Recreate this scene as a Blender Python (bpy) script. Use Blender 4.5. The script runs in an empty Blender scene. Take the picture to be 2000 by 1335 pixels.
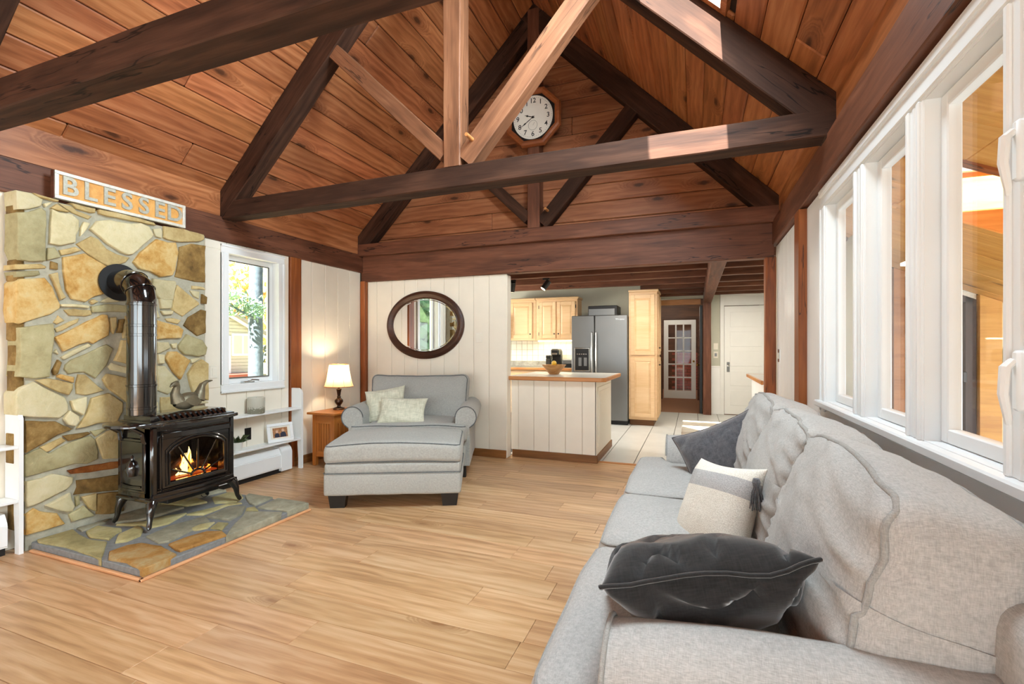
import bpy, bmesh, math, random
from mathutils import Vector, Matrix, noise as mnoise
R = math.radians
scene = bpy.context.scene
col = scene.collection
random.seed(7)

# ------------------------------------------------------------------ camera, world, lights, exposure
F_PX, H_CAM, HOR = 928.1, 1.245, 679.6
TH = math.atan(355.3 / 928.1)
cam_d = bpy.data.cameras.new('camera'); cam = bpy.data.objects.new('camera', cam_d); col.objects.link(cam)
cam_d.sensor_width = 36.0; cam_d.lens = F_PX / 2000 * 36.0
cam_d.shift_y = (HOR - 667.5) / 2000.0
cam_d.clip_start = 0.03; cam_d.clip_end = 300
cam.location = (0, 0, H_CAM); cam.rotation_euler = (R(90), 0, TH)
scene.camera = cam

world = bpy.data.worlds.new('sky'); scene.world = world; world.use_nodes = True
bg = world.node_tree.nodes['Background']
bg.inputs['Color'].default_value = (0.86, 0.93, 1.0, 1); bg.inputs['Strength'].default_value = 1.35

def light(name, kind, loc, energy, color=(1, 1, 1), target=None, size=None, size_y=None, **kw):
    d = bpy.data.lights.new(name, kind); o = bpy.data.objects.new(name, d); col.objects.link(o)
    o.location = loc; d.energy = energy; d.color = color
    if size is not None:
        if kind == 'AREA':
            d.size = size
            if size_y: d.shape = 'RECTANGLE'; d.size_y = size_y
        else: d.shadow_soft_size = size
    if target is not None:
        o.rotation_euler = (Vector(target) - Vector(loc)).to_track_quat('-Z', 'Y').to_euler()
    for k, v in kw.items(): setattr(d, k, v)
    return o
SUN_DIR = Vector((0.05, 1.0, -0.87))
sun = light('sun', 'SUN', (0, -10, 12), 40.0, (1.0, 0.95, 0.87)); sun.data.angle = R(0.6)
sun.rotation_euler = SUN_DIR.to_track_quat('-Z', 'Y').to_euler()
# fill lights added at unseen places: rear wall, side wall, porch and kitchen
light('rear_fill_light', 'AREA', (-1.62, -6.92, 1.30), 175, (0.80, 0.94, 1.0), (-1.62, 0, 1.30), 4.2, 2.1)  # added behind the camera to brighten the room from the rear
light('porch_fill_light', 'AREA', (3.72, 2.2, 0.68), 92, (0.82, 0.945, 1.0), (0, 2.2, 0.80), 6.2, 1.05)  # added at the unseen outer side of the porch
S45 = math.sqrt(.5)
light('daylight_skylight', 'AREA', (-.14, 2.22, 3.46), 118, (0.80, 0.94, 1.0), (-1.14, 2.22, 2.46), .72, 1.45)
light('side_fill_light', 'AREA', (.66, -3.0, 1.52), 170, (0.80, 0.94, 1.0), (-3.0, -3.0, 1.40), 5.4, 1.2)  # added out of view to brighten floor and left wall
light('kitchen_side_fill', 'AREA', (-4.55, 6.9, 1.5), 85, (1.0, 0.97, 0.92), (0, 6.9, 1.2), 1.6, 1.2)  # added for the kitchen, no window is in view here
scene.view_settings.view_transform = 'Standard'
scene.view_settings.look = 'None'
scene.view_settings.gamma = 1.0
scene.view_settings.use_curve_mapping = False
scene.view_settings.exposure = 0.18
scene.cycles.max_bounces = 10
scene.cycles.diffuse_bounces = 6
scene.cycles.glossy_bounces = 5
scene.cycles.transparent_max_bounces = 16
scene.cycles.sample_clamp_indirect = 6.0

# ------------------------------------------------------------------ photo pixel -> place on a real surface
_fw = Vector((-math.sin(TH), math.cos(TH), 0)); _rt = Vector((math.cos(TH), math.sin(TH), 0)); _up = Vector((0, 0, 1))
CAM = Vector((0, 0, H_CAM))
def ray(u, v): return _fw + _rt * ((u - 1000) / F_PX) + _up * ((HOR - v) / F_PX)
def on_z(u, v, z): d = ray(u, v); return CAM + d * ((z - H_CAM) / d.z)
def on_x(u, v, x): d = ray(u, v); return CAM + d * (x / d.x)
def on_y(u, v, y): d = ray(u, v); return CAM + d * (y / d.y)

# ------------------------------------------------------------------ objects
def empty(name, loc=(0, 0, 0), rotz=0.0):
    o = bpy.data.objects.new(name, None); col.objects.link(o)
    o.location = loc; o.rotation_euler = (0, 0, rotz); o.empty_display_size = 0.1
    return o
def tag(o, label=None, cat=None, group=None, kind=None):
    if label: o['label'] = label
    if cat: o['category'] = cat
    if group: o['group'] = group
    if kind: o['kind'] = kind
    return o
def thing(name, label, cat, loc=(0, 0, 0), rotz=0.0, group=None):
    return tag(empty(name, loc, rotz), label, cat, group)
def world_of(o):
    m = o.matrix_basis.copy(); p = o.parent
    while p is not None: m = p.matrix_basis @ m; p = p.parent
    return m

class MB:
    """collects shapes and links them as ONE mesh object"""
    def __init__(s): s.v = []; s.f = []; s.M = None
    def add(s, vs, fs):
        n = len(s.v)
        s.v += [tuple(s.M @ Vector(q)) if s.M is not None else tuple(q) for q in vs]
        s.f += [tuple(i + n for i in f) for f in fs]; return s
    def box(s, x0, y0, z0, x1, y1, z1, c=0.0):
        x0, x1 = min(x0, x1), max(x0, x1); y0, y1 = min(y0, y1), max(y0, y1); z0, z1 = min(z0, z1), max(z0, z1)
        c = min(c, .45 * min(x1 - x0, y1 - y0, z1 - z0))
        if c <= 0:
            vs = [(x, y, z) for x in (x0, x1) for y in (y0, y1) for z in (z0, z1)]
            return s.add(vs, [(0, 1, 3, 2), (4, 6, 7, 5), (0, 4, 5, 1), (2, 3, 7, 6), (0, 2, 6, 4), (1, 5, 7, 3)])
        vs = []; X = (x0, x1); Y = (y0, y1); Z = (z0, z1); e = (c, -c)
        for i in (0, 1):
            for j in (0, 1):
                for k in (0, 1):
                    vs += [(X[i], Y[j] + e[j], Z[k] + e[k]), (X[i] + e[i], Y[j], Z[k] + e[k]), (X[i] + e[i], Y[j] + e[j], Z[k])]
        I = lambda i, j, k, a: (i * 4 + j * 2 + k) * 3 + a
        fs = []
        for i in (0, 1):
            fs += [(I(i, 0, 0, 0), I(i, 1, 0, 0), I(i, 1, 1, 0), I(i, 0, 1, 0)), (I(0, i, 0, 1), I(1, i, 0, 1), I(1, i, 1, 1), I(0, i, 1, 1)), (I(0, 0, i, 2), I(1, 0, i, 2), I(1, 1, i, 2), I(0, 1, i, 2))]
            for j in (0, 1):
                fs += [(I(i, j, 0, 0), I(i, j, 1, 0), I(i, j, 1, 1), I(i, j, 0, 1)), (I(i, 0, j, 0), I(i, 1, j, 0), I(i, 1, j, 2), I(i, 0, j, 2)), (I(0, i, j, 1), I(1, i, j, 1), I(1, i, j, 2), I(0, i, j, 2))]
                for k in (0, 1): fs.append((I(i, j, k, 0), I(i, j, k, 1), I(i, j, k, 2)))
        return s.add(vs, fs)
    def prism(s, poly, axis, a, b, inset=0.0, bump=0.0):
        """polygon extruded along an axis from a to b; inset rounds the rim at b"""
        def P(p, t):
            return {'x': (t, p[0], p[1]), 'y': (p[0], t, p[1]), 'z': (p[0], p[1], t)}[axis]
        n = len(poly); vs = [P(p, a) for p in poly]; fs = [tuple(range(n))]
        rings = [[P(p, b) for p in poly]]
        if inset > 0:
            cx = sum(p[0] for p in poly) / n; cy = sum(p[1] for p in poly) / n
            def shrink(t):
                out = []
                for p in poly:
                    d = Vector((p[0] - cx, p[1] - cy)); L = d.length or 1
                    d = d * max(0.3, (L - t) / L); out.append((cx + d.x, cy + d.y))
                return out
            s_ = 1 if b > a else -1
            rings = [[P(p, b - s_ * inset) for p in poly], [P(p, b - s_ * inset * .25) for p in shrink(inset * .6)], [P(p, b) for p in shrink(inset * 1.8)]]
        k = 0
        for r in rings:
            m = len(vs); vs += r
            for i in range(n): fs.append((k + i, k + (i + 1) % n, m + (i + 1) % n, m + i))
            k = m
        fs.append(tuple(range(k, k + n)))
        return s.add(vs, fs)
    def lathe(s, prof, c=(0, 0, 0), seg=28, axis='z', a0=0, a1=360):
        full = abs(a1 - a0) >= 360; n = seg if full else seg + 1; vs = []
        for r, h in prof:
            for i in range(n):
                t = R(a0 + (a1 - a0) * i / seg); x, y = r * math.cos(t), r * math.sin(t)
                q = {'z': (x, y, h), 'x': (h, x, y), 'y': (x, h, y)}[axis]
                vs.append((q[0] + c[0], q[1] + c[1], q[2] + c[2]))
        fs = []
        for j in range(len(prof) - 1):
            for i in range(seg if full else seg):
                a = j * n + i; b = j * n + (i + 1) % n
                fs.append((a, b, b + n, a + n))
        return s.add(vs, fs)
    def tube(s, pts, r, seg=10, closed=False, flat=1.0, cap=True):
        pts = [Vector(p) for p in pts]; n = len(pts); rr = r if isinstance(r, (list, tuple)) else [r] * n
        vs = []; up = None
        for i, p in enumerate(pts):
            a = pts[(i - 1) % n] if (closed or i > 0) else p
            b = pts[(i + 1) % n] if (closed or i < n - 1) else p
            t = (b - a); t = t.normalized() if t.length > 1e-9 else Vector((1, 0, 0))
            if up is None: up = Vector((0, 0, 1)) if abs(t.z) < .9 else Vector((1, 0, 0))
            up = (up - t * up.dot(t)); up = up.normalized() if up.length > 1e-6 else t.orthogonal().normalized()
            w = t.cross(up)
            for k in range(seg):
                an = 2 * math.pi * k / seg
                vs.append(p + up * (math.cos(an) * rr[i] * flat) + w * (math.sin(an) * rr[i]))
        fs = []
        for i in range(n if closed else n - 1):
            for k in range(seg):
                a = i * seg + k; b = i * seg + (k + 1) % seg; c_ = ((i + 1) % n) * seg + (k + 1) % seg; d = ((i + 1) % n) * seg + k
                fs.append((a, b, c_, d))
        if not closed and cap: fs += [tuple(range(seg)), tuple(range((n - 1) * seg, n * seg))]
        return s.add(vs, fs)
    def surf(s, fn, nu, nv, cu=False, cv=False):
        vs = [fn(i / (nu if cu else nu), j / (nv if cv else nv)) for i in range(nu if cu else nu + 1) for j in range(nv if cv else nv + 1)]
        A = nu if cu else nu + 1; B = nv if cv else nv + 1; fs = []
        for i in range(nu):
            for j in range(nv):
                fs.append((i * B + j, ((i + 1) % A) * B + j, ((i + 1) % A) * B + (j + 1) % B, i * B + (j + 1) % B))
        return s.add(vs, fs)
    def build(s, name, mat, parent=None, smooth=None, local=False, fix=True):
        me = bpy.data.meshes.new(name)
        vs = s.v
        if parent is not None and not local:
            inv = world_of(parent).inverted(); vs = [inv @ Vector(q) for q in vs]
        me.from_pydata(vs, [], s.f); me.validate()
        if fix:
            bm = bmesh.new(); bm.from_mesh(me); bmesh.ops.recalc_face_normals(bm, faces=bm.faces); bm.to_mesh(me); bm.free()
        if smooth is not None:
            me.polygons.foreach_set('use_smooth', [True] * len(me.polygons)); me.set_sharp_from_angle(angle=R(smooth))
        if mat is not None: me.materials.append(mat)
        o = bpy.data.objects.new(name, me); col.objects.link(o)
        if parent is not None: o.parent = parent
        return o

def frame(origin, ex, ez):
    ex = Vector(ex).normalized(); ez = Vector(ez); ez = (ez - ex * ez.dot(ex)).normalized(); ey = ez.cross(ex)
    m = Matrix((ex, ey, ez)).transposed().to_4x4(); m.translation = Vector(origin); return m
def board(name, origin, ex, ez, L, W, T, mat, parent=None, c=0.004, wob=0.0, seg=1):
    """wooden piece with its grain along local X; origin = centre of its near end"""
    mb = MB()
    if wob <= 0: mb.box(0, -W / 2, -T / 2, L, W / 2, T / 2, c)
    else:
        n = max(2, int(L / .22)); ph = random.random() * 50
        def ring(x):
            q = []
            for y, z in ((-W / 2 + c, -T / 2), (W / 2 - c, -T / 2), (W / 2, -T / 2 + c), (W / 2, T / 2 - c), (W / 2 - c, T / 2), (-W / 2 + c, T / 2), (-W / 2, T / 2 - c), (-W / 2, -T / 2 + c)):
                q.append((x, y + wob * mnoise.noise(Vector((x * 3 + ph, y * 9, z * 5))), z + wob * mnoise.noise(Vector((x * 3, y * 7 + ph, z * 9)))))
            return q
        vs = []
        for i in range(n + 1): vs += ring(L * i / n)
        fs = [tuple(range(8)), tuple(range(n * 8, n * 8 + 8))]
        for i in range(n):
            for k in range(8): fs.append((i * 8 + k, i * 8 + (k + 1) % 8, (i + 1) * 8 + (k + 1) % 8, (i + 1) * 8 + k))
        mb.add(vs, fs)
    o = mb.build(name, mat, None)
    m = frame(origin, ex, ez)
    if parent is not None:
        o.parent = parent; m = world_of(parent).inverted() @ m
    o.matrix_basis = m
    return o
def beam(name, p0, p1, W, T, mat, parent=None, up=(0, 0, 1), c=0.006, wob=0.004):
    p0 = Vector(p0); p1 = Vector(p1)
    return board(name, p0, p1 - p0, up, (p1 - p0).length, W, T, mat, parent, c, wob)
def copy_tree(o, parent=None):
    c = o.copy(); col.objects.link(c); c.parent = parent
    for ch in list(o.children): copy_tree(ch, c)
    return c
def text_mesh(txt, size, depth, font_bold=0.0):
    cu = bpy.data.curves.new('lettering', 'FONT'); cu.body = txt; cu.size = size; cu.extrude = depth; cu.offset = font_bold
    cu.align_x = 'CENTER'; cu.align_y = 'CENTER'; cu.resolution_u = 4
    o = bpy.data.objects.new('lettering', cu); col.objects.link(o)
    me = bpy.data.meshes.new_from_object(o.evaluated_get(bpy.context.evaluated_depsgraph_get()))
    bpy.data.objects.remove(o); bpy.data.curves.remove(cu)
    return me
def put_text(name, txt, size, depth, m, mat, parent, bold=0.0):
    me = text_mesh(txt, size, depth, bold); me.materials.clear(); me.materials.append(mat)
    o = bpy.data.objects.new(name, me); col.objects.link(o); o.parent = parent
    o.matrix_basis = (world_of(parent).inverted() @ m) if parent is not None else m
    return o

# ------------------------------------------------------------------ materials
def c(r, g, b):
    f = lambda t: (t / 255 / 12.92) if t / 255 <= .04045 else ((t / 255 + .055) / 1.055) ** 2.4
    return (f(r), f(g), f(b), 1)
class NT:
    def __init__(s, name):
        s.m = bpy.data.materials.new(name); s.m.use_nodes = True; s.t = s.m.node_tree; s.n = s.t.nodes
        s.b = s.n['Principled BSDF']; s.out = s.n['Material Output']
    def node(s, kind, **kw):
        nd = s.n.new(kind)
        for k, v in kw.items(): setattr(nd, k, v)
        return nd
    def link(s, a, b): s.t.links.new(a, b)
    def val(s, sock, x):
        if isinstance(x, bpy.types.NodeSocket): s.link(x, sock)
        else: sock.default_value = x
    def math(s, op, a, b=0.0, d=None):
        nd = s.node('ShaderNodeMath', operation=op); s.val(nd.inputs[0], a); s.val(nd.inputs[1], b)
        if d is not None: s.val(nd.inputs[2], d)
        return nd.outputs[0]
    def vmul(s, v, xyz):
        nd = s.node('ShaderNodeVectorMath', operation='MULTIPLY'); s.val(nd.inputs[0], v); nd.inputs[1].default_value = xyz; return nd.outputs[0]
    def vadd(s, v, w):
        nd = s.node('ShaderNodeVectorMath', operation='ADD'); s.val(nd.inputs[0], v); s.val(nd.inputs[1], w); return nd.outputs[0]
    def noise(s, v, scale, detail=3, rough=.55, dist=0.0):
        nd = s.node('ShaderNodeTexNoise'); s.val(nd.inputs['Vector'], v); nd.inputs['Scale'].default_value = scale
        nd.inputs['Detail'].default_value = detail; nd.inputs['Roughness'].default_value = rough; nd.inputs['Distortion'].default_value = dist
        return nd.outputs['Fac']
    def ramp(s, fac, stops, interp='LINEAR'):
        nd = s.node('ShaderNodeValToRGB'); s.val(nd.inputs[0], fac); cr = nd.color_ramp; cr.interpolation = interp
        while len(cr.elements) < len(stops): cr.elements.new(.5)
        for e, (p, q) in zip(cr.elements, stops): e.position = p; e.color = q
        return nd.outputs[0]
    def mix(s, fac, a, b, mode='MIX'):
        nd = s.node('ShaderNodeMix', data_type='RGBA', blend_type=mode); s.val(nd.inputs[0], fac); s.val(nd.inputs[6], a); s.val(nd.inputs[7], b); return nd.outputs[2]
    def maprange(s, v, a, b, x=0.0, y=1.0):
        nd = s.node('ShaderNodeMapRange', interpolation_type='SMOOTHSTEP'); s.val(nd.inputs[0], v)
        for i, q in enumerate((a, b, x, y)): nd.inputs[i + 1].default_value = q
        return nd.outputs[0]
    def bump(s, h, strength=.3, dist=.01):
        nd = s.node('ShaderNodeBump'); nd.inputs['Strength'].default_value = strength; nd.inputs['Distance'].default_value = dist
        s.val(nd.inputs['Height'], h); s.link(nd.outputs[0], s.b.inputs['Normal'])
    def coords(s, rnd=True):
        tc = s.node('ShaderNodeTexCoord').outputs['Object']
        oi = s.node('ShaderNodeObjectInfo').outputs['Random']
        if rnd:
            cb = s.node('ShaderNodeCombineXYZ')
            for i, k in enumerate((61.0, 37.0, 23.0)): s.link(s.math('MULTIPLY', oi, k), cb.inputs[i])
            tc = s.vadd(tc, cb.outputs[0])
        return tc, oi
    def fin(s, color, rough=.5, metal=0.0, spec=None):
        s.val(s.b.inputs['Base Color'], color); s.val(s.b.inputs['Roughness'], rough); s.b.inputs['Metallic'].default_value = metal
        if spec is not None: s.b.inputs['Specular IOR Level'].default_value = spec
        return s.m
def plain(name, col_, rough=.5, metal=0.0, var=0.04, scale=6, bump=0.0, bscale=60, spec=None, coat=0.0):
    N = NT(name); P, rd = N.coords(False)
    f = N.noise(P, scale, 3)
    a = tuple(x * (1 - var) for x in col_[:3]) + (1,); b = tuple(min(1, x * (1 + var)) for x in col_[:3]) + (1,)
    if bump: N.bump(N.noise(P, bscale, 2), bump, .004)
    if coat: N.b.inputs['Coat Weight'].default_value = coat; N.b.inputs['Coat Roughness'].default_value = .06
    return N.fin(N.ramp(f, [(.3, a), (.7, b)]), rough, metal, spec)
def wood(name, dark, mid, light_, rough=.45, cracks=0.0, knots=0.0, kscale=1.0, rings=1.0, var=.25, huevar=0.0, gscale=1.0, bump=.15, knot_col=None, spec=.4):
    N = NT(name); P, rd = N.coords(True)
    low = N.noise(N.vmul(P, (.9 * gscale, 5 * gscale, 5 * gscale)), 1.0, 3, .6)
    fine = N.noise(N.vmul(P, (5 * gscale, 130 * gscale, 130 * gscale)), 1.0, 2, .6)
    mid_n = N.noise(N.vmul(P, (2.2 * gscale, 28 * gscale, 28 * gscale)), 1.0, 3, .6, .4)
    sep = N.node('ShaderNodeSeparateXYZ'); N.link(P, sep.inputs[0])
    phase = N.math('ADD', N.math('MULTIPLY', sep.outputs[1], 95 * gscale), N.math('MULTIPLY', low, 26.0))
    kd = None
    if knots > 0:
        vo = N.node('ShaderNodeTexVoronoi', feature='F1', voronoi_dimensions='2D'); N.link(N.vmul(P, (1.5 * kscale, 4.2 * kscale, 4.2 * kscale)), vo.inputs['Vector']); vo.inputs['Scale'].default_value = 1.0
        wob = N.math('ADD', vo.outputs['Distance'], N.math('MULTIPLY', N.math('SUBTRACT', N.noise(P, 30, 2), .5), .09))
        sc = N.node('ShaderNodeSeparateColor'); N.link(vo.outputs['Color'], sc.inputs[0])
        sel = N.math('LESS_THAN', sc.outputs[0], knots)
        core = N.math('MULTIPLY', N.maprange(wob, .04, .13, 1, 0), sel)
        halo = N.math('MULTIPLY', N.maprange(wob, .09, .42, 1, 0), sel)
        phase = N.math('ADD', phase, N.math('MULTIPLY', halo, 26.0)); kd = (core, halo)
    ring = N.math('MULTIPLY_ADD', N.math('SINE', phase), .5, .5)
    fac = N.math('ADD', N.math('ADD', N.math('MULTIPLY', low, .42), N.math('MULTIPLY', ring, .13 * rings)), N.math('ADD', N.math('MULTIPLY', mid_n, .33), N.math('MULTIPLY', fine, .17)))
    colr = N.ramp(fac, [(.30, dark), (.52, mid), (.74, light_)])
    if kd:
        kc = knot_col or tuple(x * .28 for x in dark[:3]) + (1,)
        colr = N.mix(N.math('MULTIPLY', kd[1], .55), colr, dark)
        colr = N.mix(N.math('MULTIPLY', kd[0], .85), colr, kc)
    if cracks:
        ck = N.math('ABSOLUTE', N.math('SUBTRACT', N.noise(N.vmul(P, (.75, 7.5, 7.5)), 1.0, 4, .55, .15), .5))
        ck = N.math('MULTIPLY', N.maprange(ck, .002, .010, 1, 0), N.maprange(N.noise(N.vmul(P, (1.1, 2, 2)), 1.0, 1), .50, .60, 0, 1))
        colr = N.mix(N.math('MULTIPLY', ck, cracks), colr, tuple(x * .3 for x in dark[:3]) + (1,))
    hs = N.node('ShaderNodeHueSaturation'); N.link(colr, hs.inputs['Color'])
    r2 = N.math('FRACT', N.math('MULTIPLY', rd, 7.31))
    N.link(N.math('MULTIPLY_ADD', rd, var, 1 - var / 2), hs.inputs['Value'])
    if huevar: N.link(N.math('MULTIPLY_ADD', r2, huevar, .5 - huevar / 2), hs.inputs['Hue'])
    if bump: N.bump(fine, bump, .003)
    return N.fin(hs.outputs[0], rough, 0, spec)
def fabric(name, dark, light_, weave=420, rough=.9, bump=.35, slub=1.0, sheen=.15):
    N = NT(name); P, rd = N.coords(False)
    a = N.noise(N.vmul(P, (weave * .12, weave, weave * .12)), 1.0, 2, .6)
    b = N.noise(N.vmul(P, (weave * .12, weave * .12, weave)), 1.0, 2, .6)
    d = N.noise(N.vmul(P, (weave, weave * .12, weave * .12)), 1.0, 2, .6)
    w = N.math('MULTIPLY', N.math('ADD', N.math('ADD', a, b), d), .3333)
    big = N.noise(P, 5, 3)
    f = N.math('ADD', N.math('MULTIPLY', w, slub), N.math('MULTIPLY', N.math('SUBTRACT', big, .5), .12))
    N.bump(w, bump, .002)
    N.b.inputs['Sheen Weight'].default_value = sheen; N.b.inputs['Sheen Roughness'].default_value = .5
    return N.fin(N.ramp(f, [(.38, dark), (.62, light_)]), rough, 0, .15)
def stone(name, cols, rough=.8):
    N = NT(name); P, rd = N.coords(True)
    big = N.noise(P, 5.0, 5, .65, .3); fine = N.noise(P, 45, 4, .7); md = N.noise(P, 14, 4, .6, .6)
    hv = N.math('ADD', N.math('MULTIPLY', big, .55), N.math('ADD', N.math('MULTIPLY', md, .3), N.math('MULTIPLY', fine, .15)))
    k = len(cols); colr = N.ramp(hv, [(.33 + .34 * i / (k - 1), q) for i, q in enumerate(cols)])
    hs = N.node('ShaderNodeHueSaturation'); N.link(colr, hs.inputs['Color']); N.link(N.math('MULTIPLY_ADD', rd, .20, .78), hs.inputs['Value'])
    N.bump(N.math('ADD', N.math('MULTIPLY', md, .7), N.math('MULTIPLY', fine, .4)), .7, .012)
    return N.fin(hs.outputs[0], rough, 0, .25)
def emit(name, col_, strength):
    N = NT(name); N.b.inputs['Base Color'].default_value = (0, 0, 0, 1)
    N.b.inputs['Emission Color'].default_value = col_; N.b.inputs['Emission Strength'].default_value = strength; return N.m
def thin_glass(name, tint=(1, 1, 1, 1), ior=1.45, extra=0.0):
    N = NT(name); N.n.remove(N.b)
    tr = N.node('ShaderNodeBsdfTransparent'); tr.inputs[0].default_value = tint
    gl = N.node('ShaderNodeBsdfGlossy'); gl.inputs['Roughness'].default_value = .02
    fr = N.node('ShaderNodeLayerWeight'); fr.inputs[0].default_value = .5
    mx = N.node('ShaderNodeMixShader'); N.link(N.math('MULTIPLY_ADD', N.math('POWER', fr.outputs['Facing'], 5.0), .8, .012), mx.inputs[0]); N.link(tr.outputs[0], mx.inputs[1]); N.link(gl.outputs[0], mx.inputs[2])
    N.link(mx.outputs[0], N.out.inputs[0]); return N.m

M = {}
M['pine'] = wood('stained_pine_board', c(118, 66, 38), c(172, 106, 66), c(204, 140, 94), .42, knots=.42, kscale=1.15, var=.34, huevar=.010, rings=.95)
M['gable'] = wood('brown_pine_board', c(116, 68, 42), c(158, 100, 66), c(186, 128, 88), .5, knots=.42, kscale=1.15, var=.22, rings=.85)
M['beam_dark'] = wood('dark_stained_beam', c(34, 20, 14), c(60, 38, 27), c(86, 57, 42), .72, cracks=.9, rings=.9, var=.25, spec=.2)
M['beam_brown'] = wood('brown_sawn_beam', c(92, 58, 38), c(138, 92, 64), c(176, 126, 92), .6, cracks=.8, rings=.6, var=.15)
M['plate'] = wood('reddish_brown_timber', c(66, 36, 22), c(104, 62, 42), c(136, 88, 64), .55, cracks=.9, rings=.7, var=.15)
M['post'] = wood('orange_brown_post', c(102, 50, 20), c(144, 78, 34), c(172, 100, 50), .45, cracks=.8, rings=.8, var=.2)
M['floor'] = wood('honey_oak_plank', c(156, 112, 72), c(202, 160, 116), c(226, 193, 154), .34, knots=.07, kscale=1.5, rings=.9, var=.20, huevar=.008, bump=.05, knot_col=c(150, 104, 66), spec=.45)
M['honey'] = wood('honey_maple_cabinet', c(212, 172, 124), c(226, 190, 146), c(236, 206, 166), .38, rings=.35, var=.05, bump=.03)
M['oak'] = wood('honey_oak_table', c(140, 78, 28), c(178, 108, 46), c(200, 132, 66), .32, rings=.7, var=.12)
M['trimwood'] = wood('brown_base_trim', c(104, 62, 28), c(146, 96, 50), c(176, 124, 74), .5, rings=.5, var=.15)
M['toewood'] = wood('worn_brown_base', c(96, 60, 30), c(134, 88, 46), c(160, 112, 66), .5, rings=.4, var=.15)
M['edge'] = wood('oak_counter_edge', c(158, 100, 52), c(194, 132, 78), c(212, 154, 100), .4, rings=.5, var=.1)
M['yellowpine'] = wood('yellow_pine_ceiling', c(196, 136, 62), c(222, 166, 88), c(236, 186, 112), .45, knots=.35, rings=.6, var=.12)
M['redoak'] = wood('pale_hearth_trim', c(196, 136, 90), c(220, 164, 118), c(234, 186, 142), .4, rings=.5, var=.1)
M['chairwood'] = wood('brown_rocker_wood', c(96, 52, 24), c(136, 82, 42), c(170, 112, 66), .4, rings=.5, var=.1)
M['walnut'] = wood('clock_case_wood', c(112, 58, 30), c(150, 84, 46), c(178, 108, 64), .35, rings=.5, var=.1)
M['mirror_frame'] = wood('dark_carved_frame', c(44, 24, 16), c(74, 44, 30), c(100, 64, 44), .4, rings=.3, var=.05)
M['cream'] = plain('cream_painted_panel', c(240, 232, 216), .5, var=.02, bump=.05, bscale=40)
M['white'] = plain('white_painted_trim', c(238, 241, 242), .35, var=.012)
M['shelfwhite'] = plain('white_painted_shelf', c(243, 246, 247), .32, var=.012)
M['sage'] = plain('sage_grey_wall', c(196, 195, 178), .7, var=.02)
M['doorwhite'] = plain('white_door_paint', c(247, 247, 245), .4, var=.012)
M['groove'] = plain('shadow_gap_backing', c(120, 104, 86), .9)
M['deck'] = plain('dark_roof_deck', c(44, 28, 20), .95)
M['blackiron'] = plain('black_enamel_iron', c(20, 17, 16), .16, 0.0, var=.1, scale=20, spec=.6, coat=.7)
M['pipe'] = plain('black_enamel_pipe', c(17, 14, 13), .12, 0.0, var=.1, spec=.6, coat=.8)
M['matteblack'] = plain('matte_black', c(20, 19, 19), .6)
M['steel'] = plain('brushed_steel', c(130, 131, 131), .38, .85, var=.04, scale=2)
M['chrome'] = plain('bright_metal', c(205, 205, 203), .2, 1.0)
M['pewter'] = plain('aged_pewter', c(120, 112, 92), .45, .6, var=.25, scale=14, bump=.4, bscale=120)
M['galv'] = plain('galvanised_strip', c(226, 223, 212), .5, .35, var=.12, scale=40)
M['galvletter'] = plain('galvanised_letter', c(182, 180, 166), .5, .3, var=.18, scale=60)
M['sofa'] = fabric('grey_linen_sofa', c(159, 158, 155), c(191, 190, 187), 640, bump=.35)
M['chair'] = fabric('grey_blue_linen_chair', c(152, 152, 147), c(179, 179, 173), 620, bump=.25)
M['piping'] = fabric('grey_linen_piping', c(142, 141, 138), c(170, 169, 165), 640)
M['chairpiping'] = fabric('dark_grey_piping', c(72, 76, 78), c(108, 112, 114), 420)
M['velvet'] = fabric('charcoal_velvet', c(26, 26, 27), c(42, 42, 43), 260, bump=.25, sheen=.5)
M['velvet_light'] = fabric('slate_velvet', c(66, 66, 70), c(96, 96, 101), 260, bump=.25, sheen=.6)
M['creamfab'] = fabric('ivory_cotton', c(206, 202, 188), c(238, 235, 224), 260, bump=.5)
M['stripefab'] = fabric('grey_cotton_stripe', c(158, 158, 158), c(190, 190, 188), 260, bump=.5)
M['sagefab'] = fabric('pale_sage_plush', c(186, 186, 164), c(222, 220, 200), 120, bump=.5)
M['tassel'] = fabric('grey_tassel_yarn', c(78, 80, 84), c(128, 130, 134), 500)
M['mortar'] = plain('grey_mortar', c(172, 168, 150), .95, var=.12, scale=30, bump=.5, bscale=90)
M['concrete'] = plain('grey_concrete_edge', c(128, 130, 130), .95, var=.15, scale=40, bump=.5, bscale=120)
M['st_c'] = stone('cream_fieldstone', [c(196, 182, 136), c(222, 210, 168), c(232, 222, 188)])
M['st_y'] = stone('tan_fieldstone', [c(166, 138, 86), c(204, 180, 126), c(220, 202, 154)])
M['st_o'] = stone('ochre_fieldstone', [c(160, 112, 52), c(202, 158, 88), c(220, 190, 130), c(218, 204, 156)])
M['st_g'] = stone('grey_green_fieldstone', [c(150, 140, 100), c(180, 170, 128), c(198, 190, 150)])
M['st_b'] = stone('brown_fieldstone', [c(88, 66, 34), c(140, 110, 62), c(184, 154, 98)])
M['st_r'] = stone('rust_fieldstone', [c(98, 52, 22), c(150, 86, 38), c(190, 128, 70)])
M['fl_g'] = stone('grey_flagstone', [c(124, 122, 104), c(160, 156, 134), c(184, 180, 160)])
M['fl_y'] = stone('yellow_grey_flagstone', [c(140, 132, 92), c(184, 172, 122), c(206, 196, 152)])
M['fl_o'] = stone('rusty_flagstone', [c(136, 92, 40), c(184, 138, 76), c(196, 180, 136)])
M['tile'] = plain('pale_grey_tile', c(206, 206, 202), .3, var=.05, scale=4)
M['grout'] = plain('dark_grout', c(92, 88, 84), .9)
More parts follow.
